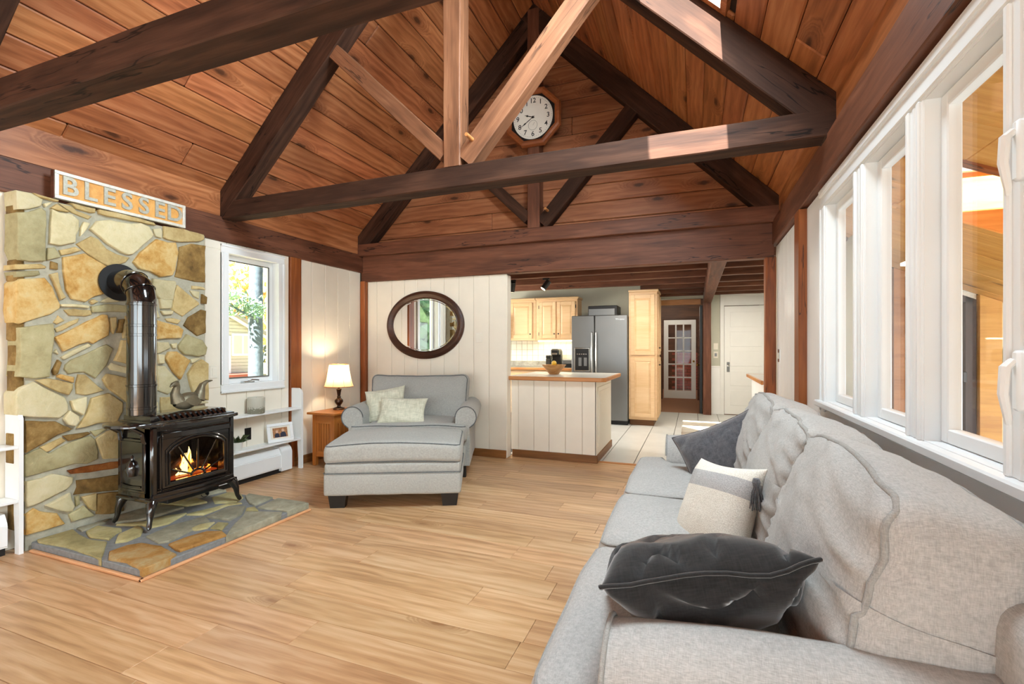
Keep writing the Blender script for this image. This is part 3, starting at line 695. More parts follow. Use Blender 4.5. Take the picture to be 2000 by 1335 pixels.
# ------------------------------------------------------------------ stone chimney breast (stones traced, each its own piece)
XS = -3.815
REG = {'A': (10, 370, 6.675), 'B': (210, 400, 6.675), 'C': (10, 560, 6.675), 'D': (210, 590, 6.675), 'E': (40, 740, 6.675), 'F': (40, 900, 6.675), 'G': (180, 940, 6.675), 'H': (390, 930, 8.343)}
STONES = [
 ('A', 'c', (140, 5, 340, 45, 490, 130, 470, 215, 300, 255, 150, 255)), ('A', 'y', (360, 45, 700, 140, 690, 165, 540, 125, 410, 90)), ('A', 'c', (505, 180, 610, 155, 590, 190, 530, 228)),
 ('A', 'g', (150, 300, 300, 295, 470, 235, 520, 280, 530, 440, 520, 930, 330, 935, 200, 915, 150, 780)), ('A', 'c', (610, 255, 700, 290, 870, 315, 960, 400, 960, 520, 920, 590, 920, 690, 720, 730, 580, 700, 600, 480)),
 ('A', 'y', (600, 243, 670, 190, 840, 298, 700, 278)), ('A', 'y', (700, 170, 870, 210, 920, 265, 1140, 350, 1100, 385, 880, 300)), ('A', 'y', (860, 170, 1180, 250, 1180, 300, 1120, 300, 930, 245)),
 ('B', 'y', (-120, 60, 200, 120, 600, 230, 630, 270, 300, 205, 0, 145, -110, 110)), ('A', 'c', (1030, 420, 1110, 440, 1060, 520, 985, 605, 985, 500)),
 ('B', 'c', (-225, 310, -135, 210, 20, 195, 300, 240, 430, 235, 540, 285, 600, 390, 580, 420, 330, 640, 270, 645, 180, 620, 0, 500)),
 ('B', 'y', (-395, 510, -205, 405, -120, 440, 0, 570, 130, 640, 300, 690, 250, 740, 60, 815, -60, 760, -250, 640)),
 ('A', 'g', (560, 760, 650, 750, 735, 880, 560, 920, 545, 900)), ('A', 'y', (715, 790, 920, 745, 1010, 790, 890, 830, 745, 855)),
 ('A', 'o', (760, 880, 1040, 830, 1110, 875, 1330, 1000, 1370, 1100, 1375, 1240, 1380, 1340, 1150, 1400, 1050, 1465, 870, 1425, 800, 1310, 760, 1060)),
 ('A', 'b', (605, 930, 690, 960, 690, 1040, 600, 1030)), ('A', 'y', (135, 975, 480, 965, 545, 1000, 540, 1030, 140, 1040)), ('A', 'g', (140, 1065, 450, 1055, 470, 1110, 400, 1130, 150, 1140)),
 ('A', 'o', (140, 1220, 200, 1165, 330, 1155, 520, 1150, 620, 1270, 720, 1498, 720, 1548, 600, 1618, 400, 1678, 200, 1748, 150, 1728, 130, 1568, 135, 1320)),
 ('A', 'y', (590, 1105, 680, 1080, 700, 1200, 740, 1330, 785, 1408, 735, 1433, 640, 1230)),
 ('C', 'c', (725, 225, 850, 215, 1100, 245, 1095, 275, 880, 265, 745, 255)), ('C', 'y', (775, 290, 900, 285, 1130, 300, 1140, 355, 1060, 380, 850, 370)), ('C', 'y', (1105, 185, 1150, 160, 1220, 190, 1145, 225)),
 ('C', 'c', (1255, 195, 1335, 140, 1500, 120, 1500, 190, 1335, 205)), ('C', 'g', (1130, 260, 1335, 215, 1620, 250, 1620, 330, 1335, 325, 1140, 330)), ('C', 'y', (640, 460, 690, 400, 700, 370, 790, 440, 690, 485)),
 ('C', 'y', (660, 540, 850, 450, 980, 410, 960, 460, 760, 570, 680, 590)), ('C', 'o', (650, 660, 870, 555, 1270, 360, 1335, 365, 1360, 500, 1345, 630, 1150, 735, 1090, 715, 960, 750, 760, 840, 690, 720)),
 ('C', 'c', (735, 915, 900, 820, 1100, 735, 1140, 770, 1000, 840, 775, 950)), ('C', 'c', (645, 850, 675, 805, 705, 880)),
 ('C', 'g', (180, 530, 620, 475, 645, 600, 635, 660, 605, 900, 570, 1170, 380, 1190, 165, 1170, 185, 1000)), ('C', 'b', (620, 1090, 690, 950, 740, 985, 680, 1130, 640, 1150)),
 ('C', 'g', (790, 1010, 870, 955, 1335, 745, 1410, 800, 1335, 1010, 1190, 1190, 1040, 1110, 900, 1120, 830, 1135, 780, 1070)), ('C', 'o', (680, 1150, 720, 1135, 895, 1175, 890, 1250, 690, 1180)),
 ('E', 'y', (200, 10, 370, -10, 690, 60, 680, 130, 640, 205, 500, 170, 350, 100)), ('E', 'c', (0, 110, 180, 35, 350, 130, 580, 240, 620, 330, 615, 420, 510, 510, 50, 485, -60, 470, -70, 200)),
 ('E', 'y', (730, 190, 730, 60, 760, -60, 850, -60, 1100, 155, 860, 215)), ('E', 'c', (660, 285, 860, 230, 870, 350, 825, 465, 760, 440, 700, 400)),
 ('E', 'y', (740, 640, 850, 480, 930, 245, 1150, 185, 1335, 300, 1335, 420, 1250, 560, 1000, 575, 850, 625)), ('E', 'c', (565, 510, 640, 410, 760, 480, 770, 545, 715, 615, 620, 590)),
 ('E', 'b', (60, 545, 450, 550, 560, 600, 680, 650, 480, 720, 300, 830, 70, 960)), ('E', 'y', (260, 890, 550, 760, 600, 800, 380, 940, 340, 950)), ('E', 'b', (560, 740, 620, 730, 890, 690, 920, 710, 800, 770, 640, 805)),
 ('E', 'g', (70, 990, 250, 905, 340, 965, 400, 965, 640, 825, 930, 735, 985, 795, 1030, 950, 1020, 1040, 880, 1100, 720, 1105, 450, 1180, 75, 1275)), ('E', 'g', (920, 680, 1120, 640, 1135, 660, 990, 745)),
 ('E', 'y', (985, 785, 1005, 765, 1140, 675, 1210, 660, 1350, 760, 1350, 1035, 1095, 1040)), ('E', 'r', (620, 1190, 800, 1145, 1195, 1080, 1500, 1060, 1500, 1130, 1195, 1170, 900, 1220, 670, 1235)),
 ('F', 'c', (80, 270, 300, 215, 420, 170, 690, 210, 680, 280, 620, 360, 480, 430, 200, 570, 85, 600)), ('F', 'b', (740, 255, 1195, 190, 1500, 160, 1500, 370, 1195, 390, 870, 420, 700, 440, 745, 340)),
 ('F', 'c', (330, 580, 650, 415, 670, 490, 710, 590, 680, 660, 610, 665, 500, 640)), ('F', 'o', (80, 690, 180, 615, 260, 660, 480, 680, 590, 815, 330, 900, 85, 965)), ('F', 'g', (640, 700, 830, 585, 900, 640, 980, 710, 680, 790)),
 ('F', 'y', (800, 470, 990, 420, 985, 660, 900, 620)), ('F', 'b', (1005, 430, 1195, 400, 1350, 395, 1350, 650, 1195, 690, 1000, 690)), ('F', 'g', (720, 460, 775, 440, 780, 560, 730, 590)),
 ('D', 'y', (40, 200, 120, 190, 130, 300, 80, 410, 55, 380, 40, 300)), ('D', 'b', (160, 220, 215, 215, 190, 400, 130, 400)), ('D', 'y', (245, 180, 420, 170, 420, 470, 215, 470, 205, 440)),
 ('D', 'y', (190, 490, 420, 500, 420, 850, 90, 760, 150, 640)), ('D', 'c', (20, 840, 60, 790, 420, 890, 420, 960, 50, 880)), ('D', 'y', (0, 930, 330, 990, 420, 1020, 420, 1330, 250, 1300, 0, 1110, -60, 1000)),
 ('B', 'o', (335, 740, 430, 620, 640, 445, 780, 490, 890, 490, 925, 620, 880, 850, 845, 920, 690, 940, 560, 870, 420, 830)), ('B', 'b', (945, 545, 1100, 505, 1285, 530, 1285, 1010, 1150, 1000, 890, 935, 935, 700)),
 ('B', 'y', (735, 275, 990, 315, 1250, 390, 1260, 450, 1200, 475, 930, 485, 780, 450, 735, 425)), ('B', 'c', (600, 315, 700, 300, 720, 350, 710, 430, 630, 410)), ('B', 'c', (590, 960, 880, 990, 900, 1020, 860, 1240, 700, 1245, 640, 1180, 600, 1060)),
 ('D', 'y', (920, -228, 1060, -110, 1200, 0, 1210, 25, 990, 185, 840, 90, 880, -100)), ('B', 'y', (1110, 1050, 1270, 1070, 1290, 1105, 1110, 1095)), ('B', 'c', (1080, 1115, 1210, 1130, 1200, 1220, 1130, 1190)), ('B', 'b', (1235, 1160, 1290, 1200, 1285, 1290, 1230, 1280)),
 ('D', 'b', (1000, 300, 1060, 195, 1230, 95, 1290, 110, 1290, 400, 1180, 435)), ('D', 'g', (930, 560, 1035, 415, 1240, 495, 1300, 590, 1280, 685, 1180, 705, 1000, 675, 930, 600)), ('D', 'o', (755, 730, 800, 640, 900, 640, 1075, 760, 950, 1005, 860, 900)),
 ('D', 'y', (1130, 805, 1230, 745, 1310, 800, 1310, 1280, 1130, 1210, 1060, 1000, 1045, 930)), ('D', 'c', (1085, 740, 1220, 722, 1130, 795, 1095, 795)), ('D', 'c', (660, 520, 800, 520, 830, 590, 700, 655, 660, 665)), ('D', 'c', (832, 540, 910, 530, 900, 600, 860, 600)),
 ('D', 'o', (650, 235, 920, 310, 990, 360, 960, 465, 660, 480)), ('D', 'y', (760, 210, 860, 200, 970, 235, 930, 285, 790, 245)), ('D', 'c', (680, -40, 850, -30, 835, 80, 700, 85)), ('D', 'c', (700, 110, 860, 110, 850, 160, 740, 165)),
 ('D', 'c', (660, 680, 740, 680, 740, 800, 670, 800)), ('D', 'c', (670, 830, 760, 830, 930, 1015, 960, 1060, 800, 1200, 670, 1150)), ('D', 'c', (1130, 1235, 1310, 1295, 1310, 1315, 1100, 1335)), ('D', 'c', (640, 60, 695, 200, 650, 205, 600, 100)),
 ('D', 'y', (700, 1240, 900, 1230, 1080, 1350, 1300, 1360, 1300, 1700, 900, 1700, 700, 1600)), ('D', 'c', (350, 1360, 660, 1300, 680, 1700, 420, 1720)), ('D', 'g', (350, 1750, 800, 1740, 820, 2050, 350, 2080)), ('D', 'y', (850, 1740, 1300, 1740, 1300, 2150, 860, 2100)), ('D', 'o', (350, 2100, 820, 2080, 1290, 2180, 1290, 2380, 350, 2400)),
]
def region_px(r, flat):
    ox, oy, s = REG[r]; return [(ox + flat[i] / s, oy + flat[i + 1] / s) for i in range(0, len(flat), 2)]
def rough_poly(pts, amp, step):
    out = []; n = len(pts)
    for i in range(n):
        a = Vector(pts[i]); b = Vector(pts[(i + 1) % n]); L = (b - a).length; k = max(1, int(L / step)); d = (b - a)
        nr = Vector((-d.y, d.x)).normalized() if L > 1e-6 else Vector((0, 0))
        for j in range(k):
            p = a + d * (j / k)
            if j > 0 or True: p = p + nr * amp * mnoise.noise(Vector((p.x * 37, p.y * 37, i * 3.3)))
            out.append((p.x, p.y))
    return out
ch = thing('stone_chimney', 'fieldstone chimney breast behind the black stove', 'chimney', (-3.88, 2.2, 0))
CH_Y0, CH_Y1, CH_Z1 = 1.655, 2.80, 2.20
MB().box(-3.95, CH_Y0, .0, XS - .018, CH_Y1, CH_Z1 - .015).build('mortar_core', M['mortar'], ch)
rs = random.Random(5)
for r, k, flat in STONES:
    pts = []
    for u, v in region_px(r, flat):
        p = on_x(u, v, XS); pts.append((p.y, p.z))
    pts = rough_poly(pts, .005, .045)
    back = -3.945 if min(p[0] for p in pts) < 1.72 else XS - .06
    MB().prism(pts, 'x', back, XS + rs.uniform(-.006, .012), .006).build('stone', M['st_' + k], ch, 50)
# stones showing on the near side of the chimney
zz = .12
while zz < 2.15:
    h = rs.uniform(.07, .28); z1 = min(zz + h, 2.18)
    MB().box(-3.945, CH_Y0 - .035 - rs.uniform(0, .012), zz + .008, XS - .03, CH_Y0 + .01, z1 - .008, .012).build('stone', M['st_b'], ch, 50)
    zz = z1
# ------------------------------------------------------------------ raised hearth
HZ = .062
he = thing('hearth', 'low flagstone hearth under the black stove', 'hearth', (-3.28, 2.25, 0))
HX0, HX1, HY0, HY1 = -3.815, -2.765, 1.675, 2.845
MB().box(HX0, HY0, 0, HX1, HY1, HZ - .012, .004).build('concrete_bed', M['concrete'], he)
FLAGS = [('G', 'o', (220, 905, 450, 825, 640, 795, 900, 835, 1100, 940, 1050, 1010, 860, 1085, 670, 1150, 440, 1040, 215, 1000)), ('G', 'o', (995, 810, 1250, 712, 1500, 645, 1700, 642, 1755, 690, 1150, 895, 1080, 878)),
 ('F', 'y', (100, 985, 640, 870, 760, 940, 890, 1005, 1130, 1040, 1055, 1270, 830, 1185, 590, 1105, 240, 1045)), ('F', 'y', (850, 910, 1000, 835, 1310, 870, 1320, 900, 1250, 930, 1160, 1010, 900, 985)), ('F', 'g', (660, 850, 980, 720, 1180, 740, 1100, 800, 800, 900)),
 ('G', 'y', (340, 685, 600, 570, 670, 610, 630, 690, 450, 765, 300, 785)), ('G', 'g', (700, 705, 1000, 570, 1470, 445, 1540, 505, 1000, 770, 870, 790)), ('G', 'y', (310, 555, 650, 520, 900, 450, 1240, 400, 1000, 535, 760, 590, 650, 560)),
 ('G', 'g', (260, 440, 500, 340, 900, 300, 1200, 330, 880, 430, 600, 500, 300, 530)), ('G', 'y', (540, 320, 800, 220, 1300, 190, 1500, 260, 1230, 310, 900, 285)),
 ('H', 'g', (110, 650, 490, 490, 750, 480, 680, 600, 490, 700)), ('H', 'g', (740, 560, 1350, 570, 1350, 610, 700, 890, 490, 975, 465, 890, 570, 760, 710, 625)), ('H', 'g', (940, 500, 1290, 340, 1790, 392, 1815, 430, 1430, 560, 1320, 540)),
 ('H', 'g', (740, 315, 830, 265, 1260, 310, 900, 460, 810, 425)), ('H', 'y', (-220, 610, 100, 530, 560, 410, 690, 425, 470, 455, 60, 610)), ('H', 'y', (170, 825, 300, 735, 465, 745, 360, 860)), ('H', 'y', (-170, 845, 0, 770, 250, 730, 120, 825, -60, 860)),
 ('H', 'y', (200, 330, 470, 245, 670, 250, 715, 330, 590, 410, 250, 425)), ('H', 'y', (760, 505, 900, 480, 960, 545, 750, 545)), ('H', 'g', (-300, 200, 100, 100, 520, 60, 500, 200, 100, 300, -250, 420)),]
for r, k, flat in FLAGS:
    pts = []
    for u, v in region_px(r, flat):
        p = on_z(u, v, HZ); pts.append((min(max(p.x, HX0 + .005), HX1 + .006), min(max(p.y, HY0 - .006), HY1 + .006)))
    cxm = sum(p[0] for p in pts) / len(pts); cym = sum(p[1] for p in pts) / len(pts)
    pts = rough_poly(pts, .004, .05)
    MB().prism(pts, 'z', .018, HZ + rs.uniform(-.002, .005), .007).build('flagstone', M['fl_' + k], he, 50)
tr = [(HX0, HY0 - .012), (HX1 + .012, HY0 - .012), (HX1 + .012, HY1 + .012)]
board('edge_trim', (HX0 + .03, HY0 - .012, .008), (1, 0, 0), (0, 0, 1), HX1 - HX0 - .006, .022, .016, M['redoak'], he, .004)
board('edge_trim', (HX1 + .012, HY0 - .023, .008), (0, 1, 0), (0, 0, 1), HY1 - HY0 + .035, .022, .016, M['redoak'], he, .004)

# ------------------------------------------------------------------ black cast-iron gas stove; its front faces +x
st = thing('gas_stove', 'black enamel cast-iron stove on curved legs with a lit fire', 'stove', (-3.45, 2.36, HZ))
FX, BX, SY_0, SY_1 = -3.315, -3.66, 2.06, 2.665
Z0, Z1 = .225, .735
K = M['blackiron']
body = MB().box(BX, SY_0, Z0 + .02, FX - .25, SY_1, Z1 - .01, .004).box(FX - .26, SY_0, Z0 + .02, FX - .01, SY_0 + .06, Z1 - .01, .004).box(FX - .26, SY_1 - .06, Z0 + .02, FX - .01, SY_1, Z1 - .01, .004).box(FX - .26, SY_0 + .05, Z0 + .02, FX - .01, SY_1 - .05, Z0 + .09, .004).box(FX - .26, SY_0 + .05, Z1 - .09, FX - .01, SY_1 - .05, Z1 - .01, .004)
body.box(FX - .08, SY_0, Z0 + .02, FX, SY_0 + .045, Z1 - .01, .012).box(FX - .08, SY_1 - .045, Z0 + .02, FX, SY_1, Z1 - .01, .012)
body = body.build('body', K, st, 40)
# moulded base skirt and bowed sill
sk_ = MB().box(BX - .01, SY_0 - .012, Z0, FX + .0, SY_1 + .012, Z0 + .03, .008)
def bow(z0, z1, d, yy0, yy1, x0, n=14):
    pts = []
    for i in range(n + 1):
        t = i / n; pts.append((x0 + d * (1 - (2 * t - 1) ** 2), yy0 + (yy1 - yy0) * t))
    return [(x0 - .05, yy0)] + pts + [(x0 - .05, yy1)]
sk_.prism(bow(0, 0, .03, SY_0 - .015, SY_1 + .015, FX + .005), 'z', Z0 + .003, Z0 + .028, .008)
sk_.prism(bow(0, 0, .022, SY_0 + .01, SY_1 - .01, FX + .002), 'z', Z0 + .028, Z0 + .055, .008)
sk_.build('base_skirt', K, st, 40)
# firebox door: frame with arched window
dr = MB()
yA, yB, zA, zB = SY_0 + .045, SY_1 - .045, Z0 + .055, Z1 - .045
wy0, wy1, wz0, wsp, wtop = 2.165, 2.565, .335, .545, .62
def arch(y0_, y1_, z0_, sp, tp, n=12):
    pts = [(y0_, z0_), (y0_, sp)]
    for i in range(1, n):
        t = i / n; pts.append((y0_ + (y1_ - y0_) * t, sp + (tp - sp) * math.sin(math.pi * t) ** .7))
    return pts + [(y1_, sp), (y1_, z0_)]
inner = arch(wy0, wy1, wz0, wsp, wtop); n_ = len(inner)
def outer_pt(p):
    d = Vector((p[0] - (wy0 + wy1) / 2, p[1] - .47)); s_ = min((yB - yA) / 2 / max(abs(d.x), 1e-6), (zB - zA) / 2 / max(abs(d.y), 1e-6))
    return ((yA + yB) / 2 + d.x * s_, (zA + zB) / 2 + d.y * s_)
outer = [outer_pt(p) for p in inner]
vs = []; fs = []
for x_, ring_ in ((FX - .01, outer), (FX + .012, outer), (FX + .012, inner), (FX - .05, inner)):
    vs += [(x_, p[0], p[1]) for p in ring_]
for L_ in range(3):
    for i in range(n_): fs.append((L_ * n_ + i, L_ * n_ + (i + 1) % n_, (L_ + 1) * n_ + (i + 1) % n_, (L_ + 1) * n_ + i))
dr.add(vs, fs)
dr.tube([(FX + .013, p[0], p[1]) for p in inner] , .010, 8, closed=True)
dr.tube([(FX + .013, (p[0] - 2.365) * 1.10 + 2.365, (p[1] - .47) * 1.12 + .475) for p in inner], .007, 8, closed=True)
dr.box(FX + .005, yA + .01, zB - .055, FX + .02, yB - .01, zB - .012, .005)
dr.tube([(FX + .014, yA + .012, zA + .012), (FX + .014, yB - .012, zA + .012), (FX + .014, yB - .012, zB - .008), (FX + .014, yA + .012, zB - .008)], .006, 8, closed=True)
door = dr.build('door', K, st, 40)
MB().prism(inner, 'x', FX - .034, FX - .030).build('window_pane', M['darkglass'], door)
gr = []
cy_, cz_ = 2.365, wz0 + .015
for a in (158, 122, 90, 58, 22):
    L_ = .26 if a in (122, 90, 58) else .20
    y2, z2 = cy_ - math.cos(R(a)) * L_ * (-1), cz_ + math.sin(R(a)) * L_
    z2 = min(z2, wtop - .02); y2 = min(max(y2, wy0), wy1)
    b_ = MB().tube([(FX + .008, cy_ + math.cos(R(a)) * .045, cz_ + math.sin(R(a)) * .03), (FX + .008, y2, z2)], .006, 8)
    b_.build('grille_bar', K, door, 40)
MB().tube([(FX + .010, cy_ + math.cos(R(a)) * .05, cz_ + math.sin(R(a)) * .035) for a in range(0, 181, 15)], .008, 8).build('grille_hub', K, door, 40)
# burner tray, logs and flames behind the glass
fb = MB().box(FX - .25, wy0 - .03, wz0 - .03, FX - .24, wy1 + .03, wtop + .05).box(FX - .25, wy0 - .03, wz0 - .04, FX - .05, wy1 + .03, wz0 - .02)
lg = M['trimwood']
for (ya, za, yb, zb, dx, r_) in ((2.20, .36, 2.52, .39, -.12, .025), (2.24, .37, 2.40, .45, -.16, .02), (2.50, .37, 2.36, .44, -.17, .02)):
    MB().tube([(FX + dx, ya, za), (FX + dx, (ya + yb) / 2, (za + zb) / 2 + .006), (FX + dx, yb, zb)], r_, 9).build('log', plain('charred_log', c(92, 58, 40), .9, var=.4, scale=30), body, 40)
MB().box(FX - .21, wy0, wz0 - .005, FX - .06, wy1, wz0 + .006, .003).build('ember_bed', emit('embers', c(255, 96, 40), 0.5), body)
fm = [emit('flame_orange', c(255, 150, 50), 4.5), emit('flame_yellow', c(255, 216, 130), 7.0)]
rf = random.Random(2)
for k in range(22):
    yy = rf.gauss(2.37, .065); h_ = max(.05, .19 - abs(yy - 2.39) * 1.5) * rf.uniform(.6, 1.1); xx = FX - rf.uniform(.09, .15); ph = rf.random() * 6
    pts = [(xx, yy + .012 * math.sin(ph + t * 5) * t, wz0 + .01 + h_ * t) for t in (0, .2, .4, .6, .8, 1)]
    w_ = rf.uniform(.010, .018)
    MB().tube(pts, [w_ * .7, w_, w_ * .9, w_ * .65, w_ * .35, .001], 7).build('flame', fm[k % 2], body, 60)
# top plate with a row of vent slots and the rounded warming shelf on the near side
tp = MB()
out = [(BX - .02, SY_0 - .01), (FX - .02, SY_0 - .035)] + [(FX - .02 + .055 * (1 - (2 * t / 12 - 1) ** 4) + .01, SY_0 - .035 + (SY_1 - SY_0 + .07) * t / 12) for t in range(13)] + [(FX - .02, SY_1 + .035), (BX - .02, SY_1 + .01)]
tp.prism(out, 'z', Z1 - .012, Z1 + .012, .007)
tp.prism([(BX, SY_0 + .01), (FX - .005, SY_0 + .0), (FX - .005, SY_1 - .0), (BX, SY_1 - .01)], 'z', Z1 + .012, Z1 + .022, .004)
tp.prism([(BX + .01, SY_0 + .03), (FX - .06, SY_0 + .03), (FX - .06, SY_1 - .03), (BX + .01, SY_1 - .03)], 'z', Z1 + .022, Z1 + .055, .006)
tp = tp.build('top_plate', K, st, 40)
for i in range(13):
    yy = SY_0 + .075 + i * .038
    MB().add([(FX - .062, yy, Z1 + .058), (FX - .062, yy + .020, Z1 + .058), (FX - .018, yy + .020, Z1 + .022), (FX - .018, yy, Z1 + .022), (FX - .062, yy, Z1 + .02), (FX - .062, yy + .020, Z1 + .02)], [(0, 1, 2, 3), (0, 3, 4), (1, 5, 2), (0, 4, 5, 1), (3, 2, 5, 4)]).build('vent_rib', K, tp)
sh = [(BX - .0, SY_0)] + [(BX + .17 - .17 * math.cos(R(a)) - .0, SY_0 - .02 - .13 * math.sin(R(a)) ** .8) for a in range(0, 181, 15)] + [(FX - .0, SY_0)]
wsf = MB().prism(sh, 'z', Z1 - .004, Z1 + .016, .006)
for x_ in (BX + .05, FX - .06):
    wsf.tube([(x_, SY_0, Z1 - .12), (x_, SY_0 - .012, Z1 - .10), (x_, SY_0 - .02, Z1 - .05), (x_, SY_0 - .07, Z1 - .015), (x_, SY_0 - .09, Z1 - .006)], [.012, .015, .014, .013, .010], 8)
wsf.build('warming_shelf', K, st, 40)
wsf = MB().prism([(BX + .0, SY_1), (BX + .05, SY_1 + .05), (FX - .1, SY_1 + .06), (FX, SY_1)], 'z', Z1 - .004, Z1 + .014, .006); wsf.build('warming_shelf', K, st, 40)
# near side panel with a raised relief
sp_ = MB().box(BX + .03, SY_0 - .010, Z0 + .06, FX - .05, SY_0 + .002, Z1 - .09, .006)
sp_.tube([(BX + .05, SY_0 - .011, Z0 + .08), (FX - .07, SY_0 - .011, Z0 + .08), (FX - .07, SY_0 - .011, Z1 - .11), (BX + .05, SY_0 - .011, Z1 - .11)], .005, 6, closed=True)
spo = sp_.build('side_panel', K, st, 40)
rl = MB().lathe([(0, -.06), (.03, -.055), (.04, -.01), (.028, .035), (.012, .05), (.010, .075), (.0, .085)], (-3.49, SY_0 - .010, .45), 14)
rl.tube([(BX + .07, SY_0 - .014, .335), (-3.50, SY_0 - .016, .325), (FX - .08, SY_0 - .014, .33)], .006, 7)
rl.build('relief', K, spo, 40)
for (lx, ly, ox, oy) in ((FX - .03, SY_0 + .03, .05, -.055), (FX - .03, SY_1 - .03, .05, .05), (BX + .04, SY_0 + .03, -.03, -.05), (BX + .04, SY_1 - .03, -.03, .05)):
    pts = [(lx, ly, Z0 + .015), (lx + ox * .5, ly + oy * .45, Z0 - .01), (lx + ox * .72, ly + oy * .72, Z0 - .06), (lx + ox * .80, ly + oy * .85, HZ + .05), (lx + ox * 1.0, ly + oy * 1.05, HZ + .022), (lx + ox * 1.15, ly + oy * 1.15, HZ + .010)]
    MB().tube(pts, [.034, .032, .022, .015, .016, .010], 10).build('leg', K, st, 60)
MB().box(BX + .06, SY_0 + .16, Z0 - .06, FX - .09, SY_1 - .06, Z0 + .005, .005).build('burner_box', M['matteblack'], st)
MB().tube([(FX - .10, 2.50 + .03 * math.cos(R(a)), Z0 - .068 + .022 * math.sin(R(a))) for a in range(180, 361, 20)], .0025, 6).build('wire', M['matteblack'], st, 60)
# stovepipe
PX, PY, PR = -3.56, 2.15, .084
sp = thing('stovepipe', 'glossy black stovepipe rising from the stove and elbowing into the stone', 'stovepipe', (PX, PY, Z1 + .055))
zc = 1.70
pp = MB().lathe([(0, Z1 + .0555), (PR, Z1 + .0555), (PR, 1.56)], (PX, PY, 0), 36)
pp.build('pipe', M['pipe'], sp, 40)
path = [(PX, PY, 1.555)] + [(PX - .13 + .13 * math.cos(R(a)), PY, 1.58 + .13 * math.sin(R(a))) for a in (0, 22, 45, 68, 90)] + [(-3.80, PY, 1.71)]
MB().tube(path, PR, 32, cap=False).build('elbow', M['pipe'], sp, 25)
MB().lathe([(PR, -3.792), (.13, -3.792), (.13, -3.800), (.128, -3.806), (0, -3.806)], (0, PY, 1.71), 36, 'x').build('flange', M['matteblack'], sp, 40)
for z_, k in ((1.545, 1.05), (1.40, 1.03), (1.335, 1.03), (.99, 1.05), (.835, 1.03)):
    MB().lathe([(PR * .98, z_ - .010), (PR * k, z_ - .007), (PR * k, z_ + .007), (PR * .98, z_ + .010)], (PX, PY, 0), 36).build('collar', M['pipe'], sp, 40)
for q in ((PX - .03, .125 + 0, 28), (PX - .095, .0, 62)):
    a = R(q[2]); cx_, cz2 = PX - .13 + .13 * math.cos(a), 1.58 + .13 * math.sin(a)
    ring = [(cx_ + PR * 1.03 * math.cos(t) * math.cos(a), PY + PR * 1.03 * math.sin(t), cz2 + PR * 1.03 * math.cos(t) * math.sin(a)) for t in [2 * math.pi * i / 30 for i in range(30)]]
    MB().tube(ring, .004, 6, closed=True).build('collar', M['pipe'], sp, 40)
# pewter bird on the stove top
ZT_ = Z1 + .055
bd = thing('bird_figurine', 'pewter goose figurine with scaly body on the black stove', 'figurine', (-3.50, 2.42, ZT_))
def bird(u, v):
    t = u; a = 2 * math.pi * v
    y_ = 2.33 + .20 * t; rz = .062 * math.sin(math.pi * min(1, t * .92 + .08)) ** .6; zc_ = ZT_ + .06 + .03 * t ** 2
    return (-3.50 + rz * .85 * math.cos(a), y_, max(ZT_ + .001, zc_ + rz * math.sin(a)))
MB().surf(bird, 18, 18, cv=True).build('body', M['pewter'], bd, 60)
MB().tube([(-3.50, 2.36, ZT_ + .07), (-3.50, 2.335, ZT_ + .13), (-3.495, 2.345, ZT_ + .175), (-3.49, 2.335, ZT_ + .20), (-3.48, 2.305, ZT_ + .195), (-3.475, 2.285, ZT_ + .18)], [.05, .030, .022, .024, .014, .005], 12).build('neck_and_head', M['pewter'], bd, 60)
MB().tube([(-3.50, 2.50, ZT_ + .07), (-3.50, 2.525, ZT_ + .13), (-3.50, 2.54, ZT_ + .175), (-3.50, 2.575, ZT_ + .20), (-3.50, 2.62, ZT_ + .205)], [.05, .032, .022, .012, .004], 12).build('tail', M['pewter'], bd, 60)
MB().surf(lambda u, v: (-3.452 + .008 * math.sin(math.pi * u), 2.38 + .12 * u, ZT_ + .075 + .035 * (v - .5) * 2 * math.sin(math.pi * (u * .9 + .05)) - .02 * u), 10, 4).build('wing', M['pewter'], bd, 60)

# ------------------------------------------------------------------ BLESSED sign resting on the chimney top against the plate
sg = thing('wooden_sign', 'wooden sign reading BLESSED in a galvanised frame above the chimney', 'sign', (-3.84, 2.22, 2.205))
A_ = on_x(102, 329, -3.835); B_2 = on_x(107, 386, -3.835); C_ = on_x(360, 403, -3.835); D_2 = on_x(362, 446, -3.835)
sy0, sy1, sz0, sz1 = 1.80, 2.64, 2.212, 2.392
MB().box(-3.862, sy0 + .005, sz0 + .005, -3.843, sy1 - .005, sz1 - .005, .002).build('board', M['signboard'], sg)
for (a, b, q, r_) in ((sy0, sy1, sz1 - .022, sz1), (sy0, sy1, sz0, sz0 + .022), (sy0, sy0 + .022, sz0 + .022, sz1 - .022), (sy1 - .022, sy1, sz0 + .022, sz1 - .022)):
    MB().box(-3.864, a, q, -3.830, b, r_, .002).build('frame_strip', M['galv'], sg)
for (a, b) in ((sy0 - .001, sy0 + .004),):
    MB().box(-3.868, a - .004, sz0, -3.835, a, sz1).build('side_edge', M['plate'], sg)
for i, ch_ in enumerate('BLESSED'):
    yy = sy0 + .082 + i * .1125
    m_ = Matrix.Translation((-3.838, yy, (sz0 + sz1) / 2)) @ Matrix(((0, 0, 1, 0), (1, 0, 0, 0), (0, 1, 0, 0), (0, 0, 0, 1)))
    L_ = put_text('letter', ch_, .165, .005, m_, M['galvletter'], sg, .003)
